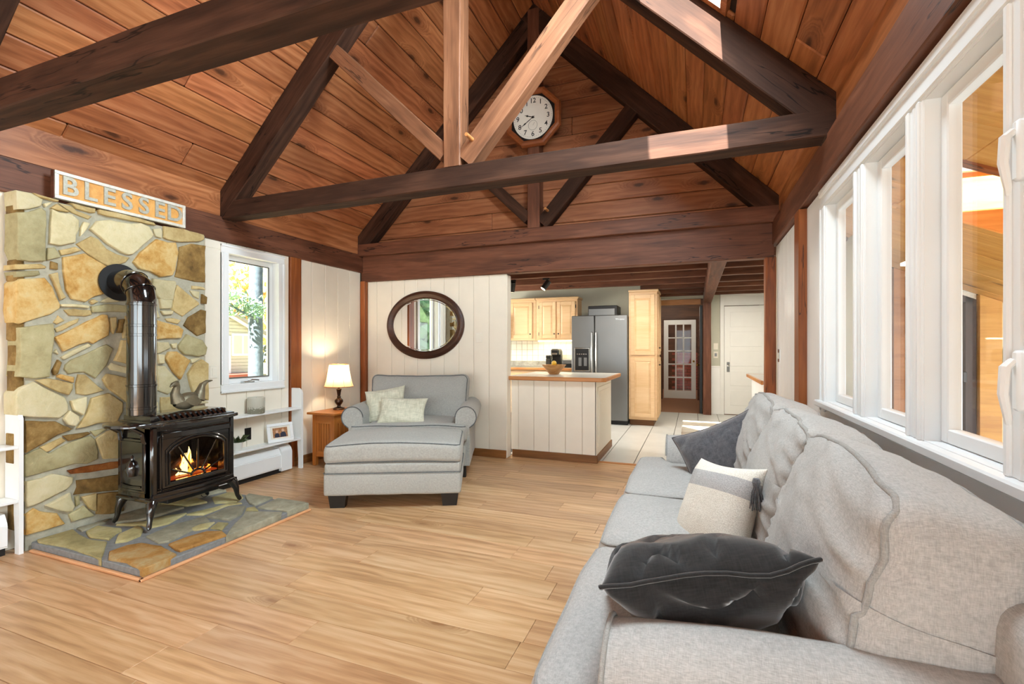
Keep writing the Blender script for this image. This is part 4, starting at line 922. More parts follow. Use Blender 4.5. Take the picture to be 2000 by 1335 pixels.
# ------------------------------------------------------------------ low white shelves along the left wall
def shelf_unit(name, label, ya, yb, ends, z_levels, top, xf=-3.80):
    t = thing(name, label, 'shelf', (-3.87, (ya + yb) / 2, 0))
    for yy in ends:
        prof = [(XL, 0), (xf, 0), (xf, top - .05), (xf - .012, top - .018), (xf - .045, top), (XL, top)]
        pr = [(XL, .30), (xf - .055, .30), (xf - .055, .24), (xf - .045, .10), (xf - .045, 0), (xf, 0), (xf, top - .05), (xf - .012, top - .018), (xf - .045, top), (XL, top)]
        mb = MB(); mb.prism([(p[0], p[1]) for p in pr], 'y', yy, yy + .022)
        mb.build('end_panel', M['shelfwhite'], t)
    for z_ in z_levels:
        MB().box(XL, ya, z_ - .018, xf - .004, yb, z_, .003).build('shelf_board', M['shelfwhite'], t)
    return t
shelf_unit('wall_shelf', 'low white shelf under the window beside the timber post', 2.83, 3.822, [3.822], [.315, .63], .83)
shelf_unit('wall_shelf', 'low white shelf at the left edge beside the stone chimney', -.2, 1.612, [1.612], [.33, .655], .865)
# baseboard heater beneath each shelf
def heater(ya, yb, label, cap):
    t = thing('baseboard_heater', label, 'heater', (-3.9, (ya + yb) / 2, 0))
    MB().prism([(XL, .05), (-3.845, .05), (-3.845, .19), (-3.875, .245), (XL, .25)], 'y', ya, yb).build('cover', M['white'], t)
    MB().box(-3.853, ya, .058, -3.838, yb, .185, .004).build('front_panel', M['white'], t)
    if cap:
        MB().prism([(XL, .02), (-3.832, .02), (-3.832, .20), (-3.845, .235), (-3.87, .258), (XL, .262)], 'y', yb - .02, yb + .11).build('end_cap', M['white'], t, 30)
    MB().box(XL, ya, 0, -3.87, yb, .05).build('back_plate', M['matteblack'], t)
heater(2.86, 3.62, 'white baseboard heater under the low shelf by the window', True)
heater(-.2, 1.58, 'white baseboard heater under the shelf at the left edge', False)

# things on the right-hand shelf
cd = thing('candle', 'round frosted candle with dark mottled base on the upper white shelf', 'candle', (-3.865, 3.33, .63))
N = NT('mottled_wax'); P_, r_ = N.coords(False); sep = N.node('ShaderNodeSeparateXYZ'); N.link(P_, sep.inputs[0])
hgt = N.maprange(sep.outputs[2], .02, .10, .62, .30)
spk = N.math('LESS_THAN', N.noise(P_, 70, 3, .7), hgt)
M['wax'] = N.fin(N.mix(N.math('MULTIPLY', spk, N.maprange(sep.outputs[2], .045, .085, .75, 0.0)), c(196, 194, 180), c(112, 110, 88)), .4)
MB().lathe([(0, 0), (.072, 0), (.075, .006), (.075, .150), (.071, .153), (.067, .150), (.066, .132), (0, .130)], (0, 0, 0), 36).build('wax_body', M['wax'], cd, 40, local=True)
MB().tube([(0, 0, .13), (.001, 0, .142), (.004, 0, .150)], .0016, 6).build('wick', M['black'], cd, local=True)
pf = thing('photo_frame', 'white framed photograph of a couple leaning on the lower white shelf', 'picture frame', (-3.86, 3.60, .315))
ax = Vector((.30, .954, 0)).normalized(); upv = Vector((-.22, .06, .975)); nrm = ax.cross(upv).normalized(); upv = nrm.cross(ax).normalized()
base = Vector((-3.868, 3.465, .3165))
Mf = Matrix((ax, upv, nrm)).transposed().to_4x4(); Mf.translation = base
def flocal(mb): mb.M = Mf; return mb
W_, H_ = .255, .185
for q in ((0, 0, W_, .03), (0, H_ - .03, W_, H_), (0, .03, .03, H_ - .03), (W_ - .03, .03, W_, H_ - .03)):
    flocal(MB()).box(q[0], q[1], 0, q[2], q[3], .016, .003).build('frame_bar', M['shelfwhite'], pf)
flocal(MB()).box(.025, .025, .002, W_ - .025, H_ - .025, .006).build('mat_board', M['clockface'], pf)
ph = flocal(MB()).box(.055, .045, .006, W_ - .055, H_ - .045, .0065).build('photograph', plain('photo_autumn_ground', c(170, 120, 80), .4, var=.5, scale=60), pf)
for (cx_, cy_, w1, hgt_, mt) in ((.095, .047, .05, .055, 'navy'), (.155, .047, .062, .065, 'navy')):
    poly = [(cx_ - w1 / 2, cy_), (cx_ + w1 / 2, cy_), (cx_ + w1 * .42, cy_ + hgt_ * .55), (cx_ + w1 * .15, cy_ + hgt_ * .8), (cx_ - w1 * .15, cy_ + hgt_ * .8), (cx_ - w1 * .42, cy_ + hgt_ * .55)]
    flocal(MB()).prism(poly, 'z', .0065, .0068).build('printed_figure', plain('photo_navy', c(44, 48, 66), .4), ph)
    hd = [(cx_ + .013 * math.cos(R(a)), cy_ + hgt_ * .80 + .012 + .015 * math.sin(R(a))) for a in range(0, 360, 30)]
    flocal(MB()).prism(hd, 'z', .0068, .0070).build('printed_face', plain('photo_skin', c(216, 176, 150), .4), ph)
pl = thing('potted_plant', 'small leafy plant in a white pot on the lower white shelf', 'plant', (-3.86, 3.13, .315))
MB().lathe([(0, 0), (.034, 0), (.046, .08), (.042, .08), (.036, .07), (0, .07)], (0, 0, 0), 24).build('pot', M['pot'], pl, 40, local=True)
rl = random.Random(4)
for k in range(9):
    a = k * 2.4 + rl.random(); tip = Vector((math.cos(a) * .05, math.sin(a) * .06 + .01, .10 + rl.random() * .06)); b0 = Vector((0, 0, .07)); side = Vector((-math.sin(a), math.cos(a), 0)) * .022
    dr_ = Vector((math.cos(a) * .07, math.sin(a) * .09, tip.z - .03 * rl.random()))
    vs = [b0, tip * .7 + side * .8, tip * .7 - side * .8, tip * .9 + Vector((0, 0, .012)), dr_ + side * .6, dr_ - side * .6, dr_ * 1.25 - Vector((0, 0, .02))]
    MB().add(vs, [(0, 1, 3), (0, 3, 2), (1, 4, 3), (3, 5, 2), (3, 4, 6), (3, 6, 5)]).build('leaf', M['leaf'], pl, local=True, fix=False)

# ------------------------------------------------------------------ oak side table and lamp
TZ = .565
tb = thing('side_table', 'honey oak side table with slatted sides left of the armchair', 'table', (-3.55, 4.28, 0))
tx0, tx1, ty0, ty1 = -3.80, -3.51, 3.97, 4.40
board('table_top', (tx0 - .04, (ty0 + ty1) / 2, TZ - .011), (1, 0, 0), (0, 0, 1), tx1 - tx0 + .08, ty1 - ty0 + .08, .022, M['oak'], tb, .004)
for x_ in (tx0, tx1 - .045):
    for y_ in (ty0, ty1 - .045):
        board('leg', (x_ + .0225, y_ + .0225, 0), (0, 0, 1), (1, 0, 0), TZ - .022, .045, .045, M['oak'], tb, .003)
for y_ in (ty0 + .008, ty1 - .030):
    board('apron', (tx0 + .045, y_ + .011, TZ - .07), (1, 0, 0), (0, 0, 1), tx1 - tx0 - .09, .022, .095, M['oak'], tb, .002)
    board('lower_rail', (tx0 + .045, y_ + .011, .125), (1, 0, 0), (0, 0, 1), tx1 - tx0 - .09, .022, .06, M['oak'], tb, .002)
    for k in range(6):
        x_ = tx0 + .045 + (tx1 - tx0 - .09) * (k + .5) / 6
        board('slat', (x_, y_ + .011, .155), (0, 0, 1), (0, 1, 0), TZ - .117 - .155, .026, .012, M['oak'], tb, .001)
for x_ in (tx0 + .008, tx1 - .030):
    board('apron', (x_ + .011, ty0 + .045, TZ - .07), (0, 1, 0), (0, 0, 1), ty1 - ty0 - .09, .022, .095, M['oak'], tb, .002)
    board('lower_rail', (x_ + .011, ty0 + .045, .125), (0, 1, 0), (0, 0, 1), ty1 - ty0 - .09, .022, .06, M['oak'], tb, .002)
    for k in range(9):
        y_ = ty0 + .045 + (ty1 - ty0 - .09) * (k + .5) / 9
        board('slat', (x_ + .011, y_, .155), (0, 0, 1), (1, 0, 0), TZ - .117 - .155, .026, .012, M['oak'], tb, .001)
lp = thing('table_lamp', 'lit table lamp with cream bell shade and dark bronze turned base', 'lamp', (-3.69, 4.25, TZ))
MB().lathe([(0, 0), (.062, 0), (.062, .012), (.052, .020), (.022, .030), (.018, .045), (.030, .058), (.046, .085), (.044, .105), (.026, .122), (.018, .130), (.024, .136), (.016, .150), (.020, .18), (.026, .215), (.032, .225), (.022, .232), (.010, .235), (.008, .262), (0, .262)], (0, 0, 0), 32).build('base', M['lampmetal'], lp, 35, local=True)
N = NT('lamp_shade_linen'); N.n.remove(N.b); df = N.node('ShaderNodeBsdfDiffuse'); df.inputs[0].default_value = c(244, 222, 184); tl = N.node('ShaderNodeBsdfTranslucent'); tl.inputs[0].default_value = c(255, 226, 176)
mx = N.node('ShaderNodeMixShader'); mx.inputs[0].default_value = .6; N.link(df.outputs[0], mx.inputs[1]); N.link(tl.outputs[0], mx.inputs[2]); N.link(mx.outputs[0], N.out.inputs[0]); M['shade'] = N.m
def shade_r(t): return .155 - (.155 - .100) * (t ** .72)
sh_ = MB().lathe([(shade_r(t / 10), .255 + .245 * t / 10) for t in range(11)], (0, 0, 0), 36).build('shade', M['shade'], lp, 60, local=True, fix=False)
for zt, rr in ((.255, shade_r(0)), (.50, shade_r(1))):
    MB().tube([(rr * math.cos(t), rr * math.sin(t), zt) for t in [2 * math.pi * i / 36 for i in range(36)]], .004, 6, closed=True).build('shade_trim', M['edge'], sh_, 60, local=True)
for k in range(8):
    a = 2 * math.pi * k / 8 + .3
    MB().tube([((shade_r(t / 8) + .001) * math.cos(a), (shade_r(t / 8) + .001) * math.sin(a), .255 + .245 * t / 8) for t in range(9)], .0016, 5).build('shade_seam', M['edge'], sh_, 60, local=True)
MB().lathe([(0, 0), (.02, .012), (.028, .035), (.022, .06), (0, .072)], (0, 0, .33), 16).build('bulb', emit('warm_bulb', c(255, 214, 150), 18.0), lp, 60, local=True)
light('lamp_bulb_light', 'POINT', (-3.69, 4.25, TZ + .44), 11, (1.0, .80, .55), size=.03)
# ------------------------------------------------------------------ upholstery
def rbox(hx, hy, hz, r, mid=(8, 8, 4), k=4, fn=None):
    """rounded box as one closed grid; fn deforms each point"""
    def axis(h, m, rr):
        rr = min(rr, h); a = [-h + rr * (1 - math.cos(R(90 * i / k))) * 1.0 for i in range(k)]
        b = [-(h - rr) + 2 * (h - rr) * i / m for i in range(m + 1)]
        return a + b + [-q for q in reversed(a)]
    AX = axis(hx, mid[0], r); AY = axis(hy, mid[1], r); AZ = axis(hz, mid[2], r)
    key = {}; vs = []
    def V(i, j, l):
        q = (i, j, l)
        if q in key: return key[q]
        p = Vector((AX[i], AY[j], AZ[l])); rr = Vector((min(r, hx), min(r, hy), min(r, hz)))
        inn = Vector((max(-hx + rr.x, min(hx - rr.x, p.x)), max(-hy + rr.y, min(hy - rr.y, p.y)), max(-hz + rr.z, min(hz - rr.z, p.z))))
        d = p - inn; e = Vector((d.x / rr.x, d.y / rr.y, d.z / rr.z)); L = max(abs(e.x), abs(e.y), abs(e.z))
        if e.length > 1e-9: e = e / e.length * (L if L < 1 else 1); p = inn + Vector((e.x * rr.x, e.y * rr.y, e.z * rr.z))
        if fn: p = fn(p)
        key[q] = len(vs); vs.append(tuple(p)); return key[q]
    nx, ny, nz = len(AX) - 1, len(AY) - 1, len(AZ) - 1; fs = []
    for i in range(nx):
        for j in range(ny):
            for l in (0, nz): fs.append((V(i, j, l), V(i + 1, j, l), V(i + 1, j + 1, l), V(i, j + 1, l)))
    for i in range(nx):
        for l in range(nz):
            for j in (0, ny): fs.append((V(i, j, l), V(i + 1, j, l), V(i + 1, j, l + 1), V(i, j, l + 1)))
    for j in range(ny):
        for l in range(nz):
            for i in (0, nx): fs.append((V(i, j, l), V(i, j + 1, l), V(i, j + 1, l + 1), V(i, j, l + 1)))
    return vs, fs
def rbox_to(mb, *a, **k):
    v, f = rbox(*a, **k); return mb.add(v, f)
def wr(p, s, amp, seed=0.0, st=(1, 1, 1)):
    q = Vector((p.x * s * st[0] + seed, p.y * s * st[1] + seed * .7, p.z * s * st[2] - seed))
    return amp * mnoise.noise(q) + amp * .5 * mnoise.noise(q * 2.3)
def crease(p, seed, amp, fr=9):
    """sharp radiating fold lines"""
    n = mnoise.noise(Vector((p.x * fr * .35 + seed, p.y * fr, p.z * fr * 1.1 + seed)))
    return -amp * max(0, 1 - abs(n) * 7)
def loop_rr(hx, hy, r, n=8):
    pts = []
    for cx, cy, a0 in ((hx - r, hy - r, 0), (-hx + r, hy - r, 90), (-hx + r, -hy + r, 180), (hx - r, -hy + r, 270)):
        for i in range(n + 1): a = R(a0 + 90 * i / n); pts.append((cx + r * math.cos(a), cy + r * math.sin(a)))
    out = []
    for i, p in enumerate(pts):
        q = pts[(i + 1) % len(pts)]; L = math.hypot(q[0] - p[0], q[1] - p[1]); k = max(1, int(L / .05))
        for j in range(k): out.append((p[0] + (q[0] - p[0]) * j / k, p[1] + (q[1] - p[1]) * j / k))
    return out

# ---- ottoman
def build_ottoman():
    t = thing('ottoman', 'grey-blue upholstered ottoman in front of the armchair', 'ottoman', (-2.175, 3.10, 0), R(25))
    hw, dp = .525, .66
    def bulge(p): return Vector((p.x * (1 + .0), p.y, p.z + wr(p, 4, .004, 3)))
    mb = MB(); v, f = rbox(hw, dp / 2, .085, .02, (12, 8, 2), 3, lambda p: bulge(p) + Vector((0, dp / 2, .195))); mb.add(v, f); mb.build('base', M['chair'], t, 60, local=True)
    mb = MB(); v, f = rbox(hw - .004, dp / 2 - .004, .045, .025, (12, 8, 1), 3, lambda p: bulge(p) + Vector((0, dp / 2, .315))); mb.add(v, f); mb.build('upper_band', M['chair'], t, 60, local=True)
    def top(p):
        q = Vector(p); u, w = q.x / hw, (q.y) / (dp / 2)
        if q.z > 0: q.z += .035 * (1 - u * u) * (1 - w * w * .7) + wr(p, 3, .008, 9)
        q.x *= 1 - .03 * (1 - abs(q.z) / .08) * 0; q.z += -.012 * u * u + wr(p, 5, .003, 5)
        return q + Vector((0, dp / 2, .435))
    mb = MB(); v, f = rbox(hw + .004, dp / 2 + .006, .078, .045, (16, 12, 3), 4, top); mb.add(v, f); cu = mb.build('cushion', M['chair'], t, 60, local=True)
    for zz in (.0648, -.0648):
        pts = [top(Vector((a, b, zz))) for a, b in loop_rr(hw + .004 - .0132, dp / 2 + .006 - .0132, .04)]
        MB().tube(pts, .005, 6, closed=True).build('piping', M['chairpiping'], cu, 60, local=True)
    pts = [Vector((a, b + dp / 2, .282)) for a, b in loop_rr(hw + .001, dp / 2 + .001, .02, 3)]
    MB().tube(pts, .0035, 6, closed=True).build('piping', M['chairpiping'], t, 60, local=True)
    for sx in (-1, 1):
        for yy in (.05, dp - .14):
            x0 = sx * (hw - .02); x1 = sx * (hw - .16)
            mb = MB(); a, b = min(x0, x1), max(x0, x1)
            mb.add([(a + .015, yy + .01, 0), (b - .015, yy + .01, 0), (b - .015, yy + .08, 0), (a + .015, yy + .08, 0), (a, yy, .112), (b, yy, .112), (b, yy + .09, .112), (a, yy + .09, .112)], [(0, 1, 2, 3), (4, 5, 6, 7), (0, 1, 5, 4), (1, 2, 6, 5), (2, 3, 7, 6), (3, 0, 4, 7)])
            mb.build('foot', M['blackplastic'], t, local=True)
    return t
build_ottoman()

def rolled_arm(mb, x_in, x_out, y0, y1, top, r, base_z=.12, seed=0, flare=0.0):
    """roll-over arm running along local y, roll hangs to the outside"""
    s = 1 if x_out > x_in else -1
    cx = x_in + s * r * 1.0; cz = top - r
    prof = [(x_in, base_z), (x_in, cz)] + [(cx - s * r * math.cos(R(a)), cz + r * math.sin(R(a))) for a in range(15, 226, 15)]
    end = prof[-1]; prof += [(x_in + s * r * 1.35, cz - r * 1.0), (x_in + s * r * 1.35, base_z)]
    n = 10; vs = []; k = len(prof)
    for i in range(n + 1):
        t = i / n; yy = y0 + (y1 - y0) * t
        sc = 1 - .06 * (1 - min(1, t * 6)) ** 2
        for (x, z) in prof:
            x2 = cx + (x - cx) * (sc if z > base_z + .05 else 1); z2 = cz + (z - cz) * (sc if z > base_z + .05 else 1)
            p = Vector((x2, yy, z2)); d = wr(p, 5, .004, seed)
            vs.append((x2 + d, yy, z2 + d + flare * t))
    fs = [tuple(range(k)), tuple(range(n * k, n * k + k))]
    for i in range(n):
        for j in range(k): fs.append((i * k + j, i * k + (j + 1) % k, (i + 1) * k + (j + 1) % k, (i + 1) * k + j))
    mb.add(vs, fs); return prof, cx, cz, s

# ---- armchair
def build_armchair():
    t = thing('armchair', 'oversized grey-blue upholstered armchair with rolled arms in the corner', 'armchair', (-2.53, 3.86, 0), R(22))
    hw = .60
    mb = MB(); v, f = rbox(hw - .06, .44, .10, .02, (10, 8, 2), 3, lambda p: p + Vector((0, .46, .215))); mb.add(v, f); mb.build('base', M['chair'], t, 60, local=True)
    mb = MB(); v, f = rbox(hw - .10, .10, .29, .05, (10, 3, 6), 3, lambda p: p + Vector((0, .83 + .10 * max(0, p.z), .44))); mb.add(v, f); mb.build('back_frame', M['chair'], t, 60, local=True)
    for sx in (-1, 1):
        mb = MB(); prof, cx, cz, s = rolled_arm(mb, sx * (hw - .165), sx * hw, .03, .92, .69, .105, .12, sx * 3)
        a = mb.build('arm', M['chair'], t, 50, local=True)
        pts = [(cx + (x - cx) * .965, .028, cz + (z - cz) * .965) for x, z in prof[1:-1]]
        MB().tube(pts, .0045, 6).build('piping', M['chairpiping'], a, 60, local=True)
    hs = hw - .165
    def seat(p):
        q = Vector(p)
        if q.z > 0: q.z += .03 * (1 - (q.x / hs) ** 2) * (1 - (q.y / .4) ** 2 * .6) + wr(p, 3, .008, 2)
        if q.y < -.30: q.x *= 1.28           # T-shaped front in front of the arms
        return q + Vector((0, .36, .43))
    mb = MB(); v, f = rbox(hs, .40, .085, .05, (14, 14, 3), 4, seat); mb.add(v, f); sc = mb.build('seat_cushion', M['chair'], t, 60, local=True)
    for zz in (.0705, -.0705):
        MB().tube([seat(Vector((a, b, zz))) for a, b in loop_rr(hs - .0146, .40 - .0146, .04)], .005, 6, closed=True).build('piping', M['chairpiping'], sc, 60, local=True)
    rot = Matrix.Rotation(R(-14), 3, 'X')
    def back(p):
        q = Vector(p); u, w = q.x / .50, q.z / .27
        sg_ = -1 if q.y < 0 else 1
        q.y += sg_ * .05 * (1 - u * u) * (1 - w * w) + crease(Vector((q.x * 1.2, q.y, q.z)), 4.4, .010 if abs(u) > .5 or w < -.4 else .003, 6)
        q.z += -.018 * (1 - u * u) * (1 if q.z > 0 else 0) + wr(p, 4, .007, 6)
        q.x *= 1 + .03 * w
        return rot @ q + Vector((0, .66, .70))
    mb = MB(); v, f = rbox(.52, .10, .265, .075, (22, 4, 16), 4, back); mb.add(v, f); bc = mb.build('back_cushion', M['chair'], t, 60, local=True)
    for yy in (-.078, .078):
        MB().tube([back(Vector((a, yy, b))) for a, b in loop_rr(.52 - .022, .265 - .022, .06)], .005, 6, closed=True).build('piping', M['chairpiping'], bc, 60, local=True)
    for sx in (-1, 1):
        for yy in (.06, .80):
            MB().box(sx * (hw - .14), yy, 0, sx * (hw - .06), yy + .08, .12, .004).build('foot', M['blackplastic'], t, local=True)
    return t
build_armchair()

# ---- throw pillows
def pillow(name, label, center, ax, up, w, h, th, mat, seed, wrinkle=.006, stripe=None, pipe=True, pipe_mat=None, fold=.012, n=26, sag=0.0, bend=0.0):
    ax = Vector(ax).normalized(); up = Vector(up); up = (up - ax * up.dot(ax)).normalized(); nr = ax.cross(up)
    m = Matrix((ax, up, nr)).transposed().to_4x4(); m.translation = Vector(center)
    t = thing(name, label, 'pillow', center); t.matrix_basis = m
    def outline(u, v):
        pu = 1 - .10 * (1 - v * v) ; pv = 1 - .10 * (1 - u * u)
        return u * w / 2 * pu, v * h / 2 * pv
    def pt(u, v, s):
        x, y = outline(u, v)
        e = max(0, (1 - u ** 4)) ** .55 * max(0, (1 - v ** 4)) ** .55
        z = s * th / 2 * e * (1 - .15 * (u * u + v * v) / 2)
        q = Vector((x, y, z)); g = min(1, e * 2)
        z += g * (wr(q, 7, wrinkle, seed + s) + fold * -max(0, 1 - abs(mnoise.noise(Vector((u * 1.6 + seed, v * 1.6 - seed, s * 2.0)))) * 9) * (.4 + .6 * max(abs(u), abs(v))) * s)
        y -= sag * (1 - u * u) * (v + 1) / 2
        z += bend * (math.sin(u * 2.6 + seed) * .6 + mnoise.noise(Vector((u * 1.7 + seed, v * 1.7, seed)))) 
        return Vector((x, y, z))
    mb = MB(); idx = {}
    def I(i, j, s):
        edge = i in (0, n) or j in (0, n); k = (i, j, 0 if edge else s)
        if k not in idx:
            f = lambda q: math.sin((q / n * 2 - 1) * math.pi / 2)
            idx[k] = len(mb.v); mb.v.append(tuple(pt(f(i), f(j), 0 if edge else s)))
        return idx[k]
    for s in (-1, 1):
        for i in range(n):
            for j in range(n): mb.f.append((I(i, j, s), I(i + 1, j, s), I(i + 1, j + 1, s), I(i, j + 1, s)))
    cov = mb.build('cover', mat, t, 70, local=True)
    if stripe:
        cov.data.materials.append(stripe)
        for p in cov.data.polygons:
            if p.center.y > h * .19 and p.center.y < h * .36: p.material_index = 1
    if pipe:
        ed = [(-1 + 2 * i / 16, -1) for i in range(16)] + [(1, -1 + 2 * i / 16) for i in range(16)] + [(1 - 2 * i / 16, 1) for i in range(16)] + [(-1, 1 - 2 * i / 16) for i in range(16)]
        f = lambda q: math.sin(q * math.pi / 2)
        MB().tube([pt(f(a), f(b), 0) + Vector((0, 0, .004 * mnoise.noise(Vector((a * 3, b * 3, seed))))) for a, b in ed], .0055, 7, closed=True).build('piping', pipe_mat or mat, t, 60, local=True)
    return t, m
pillow('throw_pillow', 'pale sage pillow tucked in the left corner of the armchair, behind the other', (-2.93, 4.05, .675), (.90, .36, .16), (-.28, .42, .86), .42, .36, .13, M['sagefab'], 1.3, pipe=False)
pillow('throw_pillow', 'pale sage rectangular pillow lying in front on the armchair seat', (-2.67, 3.97, .63), (.93, .37, -.02), (-.24, .50, .83), .47, .29, .12, M['sagefab'], 2.1, pipe=False)

# ------------------------------------------------------------------ sofa along the right wall, facing -x
SO = thing('sofa', 'long grey linen three-seat sofa along the right window wall', 'sofa', (.15, 2.25, 0))
SY = [1.10, 1.86, 2.62, 3.38]; SS = [1.20, 1.90, 2.63, 3.38]
mb = MB(); v, f = rbox(.47, 1.36, .09, .02, (8, 20, 2), 3, lambda p: p + Vector((.17, 2.24, .20))); mb.add(v, f); mb.build('base', M['sofa'], SO, 60)
mb = MB(); v, f = rbox(.085, 1.36, .27, .05, (3, 24, 6), 3, lambda p: p + Vector((.575 + .05 * p.z, 2.24, .53)) + Vector((wr(p, 4, .004, 1), 0, 0))); mb.add(v, f); mb.build('back_frame', M['sofa'], SO, 60)
for k in range(3):
    y0_, y1_ = SS[k], SS[k + 1]; hy = (y1_ - y0_) / 2 - .004; cy = (y0_ + y1_) / 2; near = k == 0; far = k == 2
    def seat(p, cy=cy, hy=hy, near=near, far=far, k=k):
        q = Vector(p); u, w = q.x / .40, q.y / hy
        if q.z > 0: q.z += .035 * (1 - u * u) * (1 - w * w) + wr(p, 3.2, .010, k * 3)
        if q.z < 0: q.z *= .9
        q.x += -.015 * (1 - w * w) * (1 if u < -.6 else 0)
        if u < -.52:
            if near and w < -.4: q.y -= .21 * min(1, (-.52 - u) / .1) * ((-.4 - w) / .6)
            if far and w > .4: q.y += .21 * min(1, (-.52 - u) / .1) * ((w - .4) / .6)
        return q + Vector((.045, cy, .385))
    mb = MB(); v, f = rbox(.41, hy, .085, .05, (16, 16, 3), 4, seat); mb.add(v, f); sc = mb.build('seat_cushion', M['sofa'], SO, 60)
    for zz in (.0705, -.0705):
        MB().tube([seat(Vector((a, b, zz))) for a, b in loop_rr(.41 - .0146, hy - .0146, .04)], .0055, 6, closed=True).build('piping', M['piping'], sc, 60)
for nm, yi, yo, sd in (('near', 1.20, .93, 1), ('far', 3.385, 3.65, 2)):
    # arm runs along x: build along local y then swap
    mb = MB(); prof, cx, cz, s = rolled_arm(mb, yi, yo, -.175, .60, .64, .125, .12, sd, .04)
    mb.v = [(y, x, z) for (x, y, z) in mb.v]
    a = mb.build('arm', M['sofa'], SO, 50)
    pts = [(-.177, cx + (x - cx) * .96, cz + (z - cz) * .96) for x, z in prof[1:-1]]
    MB().tube(pts, .006, 7).build('piping', M['piping'], a, 60)
tilt = Matrix.Rotation(R(17), 3, 'Y')
for k in range(3):
    y0_, y1_ = SY[k], SY[k + 1]; cy = (y0_ + y1_) / 2; hy = (y1_ - y0_) / 2 + .012
    def back(p, cy=cy, hy=hy, k=k):
        q = Vector(p); v_, w = q.y / hy, q.z / .27; sg_ = -1 if q.x < 0 else 1
        e = (1 - v_ * v_) * (1 - w * w)
        q.x += sg_ * .070 * e
        rad = max(abs(v_), abs(w))
        fold = -max(0, 1 - abs(mnoise.noise(Vector((v_ * 1.2 + k * 5.1, w * 3.4 - v_ * 1.1, 3.1 + k)))) * 6) * .015 * (.2 + .8 * rad)
        q.x += -sg_ * fold * (1 if abs(p.x) > .03 else 0) * -1 * -1
        q.x += wr(p, 4.5, .012, k * 7 + 1) * .8
        q.z += -.03 * v_ * v_ * (1 if w > 0 else -.6) * 1.0 + wr(p, 4, .010, k * 5 + 2)
        q.y *= 1 - .04 * max(0, w)
        q.y += wr(p, 5, .006, k * 3 + 9)
        return tilt @ q + Vector((.415, cy, .70))
    mb = MB(); v, f = rbox(.125, hy, .272, .06, (5, 34, 28), 5, back); mb.add(v, f); bc = mb.build('back_cushion', M['sofa'], SO, 70)
    for xx in (-.1075, .1075):
        MB().tube([back(Vector((xx, a, b))) for a, b in loop_rr(hy - .0176, .272 - .0176, .055)], .007, 8, closed=True).build('piping', M['piping'], bc, 60)
for x_ in (-.25, .5):
    for y_ in (.92, 3.5): MB().box(x_, y_, 0, x_ + .08, y_ + .08, .115, .004).build('foot', M['blackplastic'], SO)

pillow('throw_pillow', 'charcoal velvet pillow propped on the near arm of the sofa', (.005, 1.325, .65), (.93, .20, .20), (-.12, .88, -.42), .47, .44, .22, M['velvet'], 3.7, .012, fold=.034, n=40, sag=.02, bend=.022)
pillow('throw_pillow', 'slate grey velvet pillow leaning at the far end of the sofa', (.18, 3.00, .60), (.86, -.12, .42), (-.48, .40, .78), .50, .46, .20, M['velvet_light'], 5.2, .008, fold=.020, n=30)
pw, pm = pillow('throw_pillow', 'ivory pillow with grey stripe and tassel in the middle of the sofa', (.085, 2.12, .575), (.52, -.80, .12), (.30, .30, .90), .42, .42, .17, M['creamfab'], 8.4, .004, fold=.006, pipe=False)
# tassel hanging from a corner of that pillow
def tassel(corner, k=1.0):
    mb = MB().lathe([(0, .012), (.008, .010), (.011, 0), (.008, -.012), (.006, -.016)], (0, 0, 0), 12)
    rt = random.Random(6)
    for i in range(34):
        a = rt.random() * 6.28; r0 = .006 * rt.random() ** .5; r1 = .022 * rt.random() ** .5
        mb.tube([(r0 * math.cos(a), r0 * math.sin(a), -.010), (r1 * .7 * math.cos(a), r1 * .7 * math.sin(a), -.035), (r1 * math.cos(a), r1 * math.sin(a), -.066 - .01 * rt.random())], .0016, 4)
    mb.v = [tuple(Vector(q) * k + Vector(corner)) for q in mb.v]
    mb.build('tassel', M['tassel'], pw)
crn = pm @ Vector((.42 / 2 * .97, .42 / 2 * .80, .0))
for cc in ((.205, .195), (-.205, -.2), (.205, -.2), (-.205, .2)):
    q = pm @ Vector((cc[0], cc[1], 0)); first = cc == (.205, .195); tassel((q.x - .035, q.y - .035, q.z - .03) if first else (q.x, q.y, q.z - .012), 1.35 if first else 1.0)
# ------------------------------------------------------------------ oval mirror on the back wall
mr = thing('oval_mirror', 'oval mirror in a dark carved wooden frame above the armchair', 'mirror', (-3.043, 4.99, 1.11))
mx_, mz_, ra, rb = -3.043, 1.525, .535, .41
prof = [(0.0, .0), (0.0, .022), (.012, .034), (.035, .040), (.06, .030), (.075, .022), (.082, .026), (.092, .018), (.092, .0)]
vs = []; n = 96; k = len(prof)
for i in range(n):
    a = 2 * math.pi * i / n; bump_ = .003 * math.sin(i * math.pi / 1.0)
    for d, h in prof: vs.append((mx_ + (ra - d) * math.cos(a), 5.0 - h - (.004 if i % 2 and .02 < d < .07 else 0), mz_ + (rb - d) * math.sin(a)))
fs = [(i * k + j, ((i + 1) % n) * k + j, ((i + 1) % n) * k + (j + 1) % k, i * k + (j + 1) % k) for i in range(n) for j in range(k)]
MB().add(vs, fs).build('frame', M['mirror_frame'], mr, 35)
MB().prism([(mx_ + (ra - .088) * math.cos(2 * math.pi * i / 72), mz_ + (rb - .088) * math.sin(2 * math.pi * i / 72)) for i in range(72)], 'y', 4.996, 4.986).build('mirror_glass', M['mirror'], mr)
vs = []
for i in range(72):
    a = 2 * math.pi * i / 72
    for d, h in ((.090, .0135), (.110, .0145)): vs.append((mx_ + (ra - d) * math.cos(a), 5.0 - h, mz_ + (rb - d) * math.sin(a)))
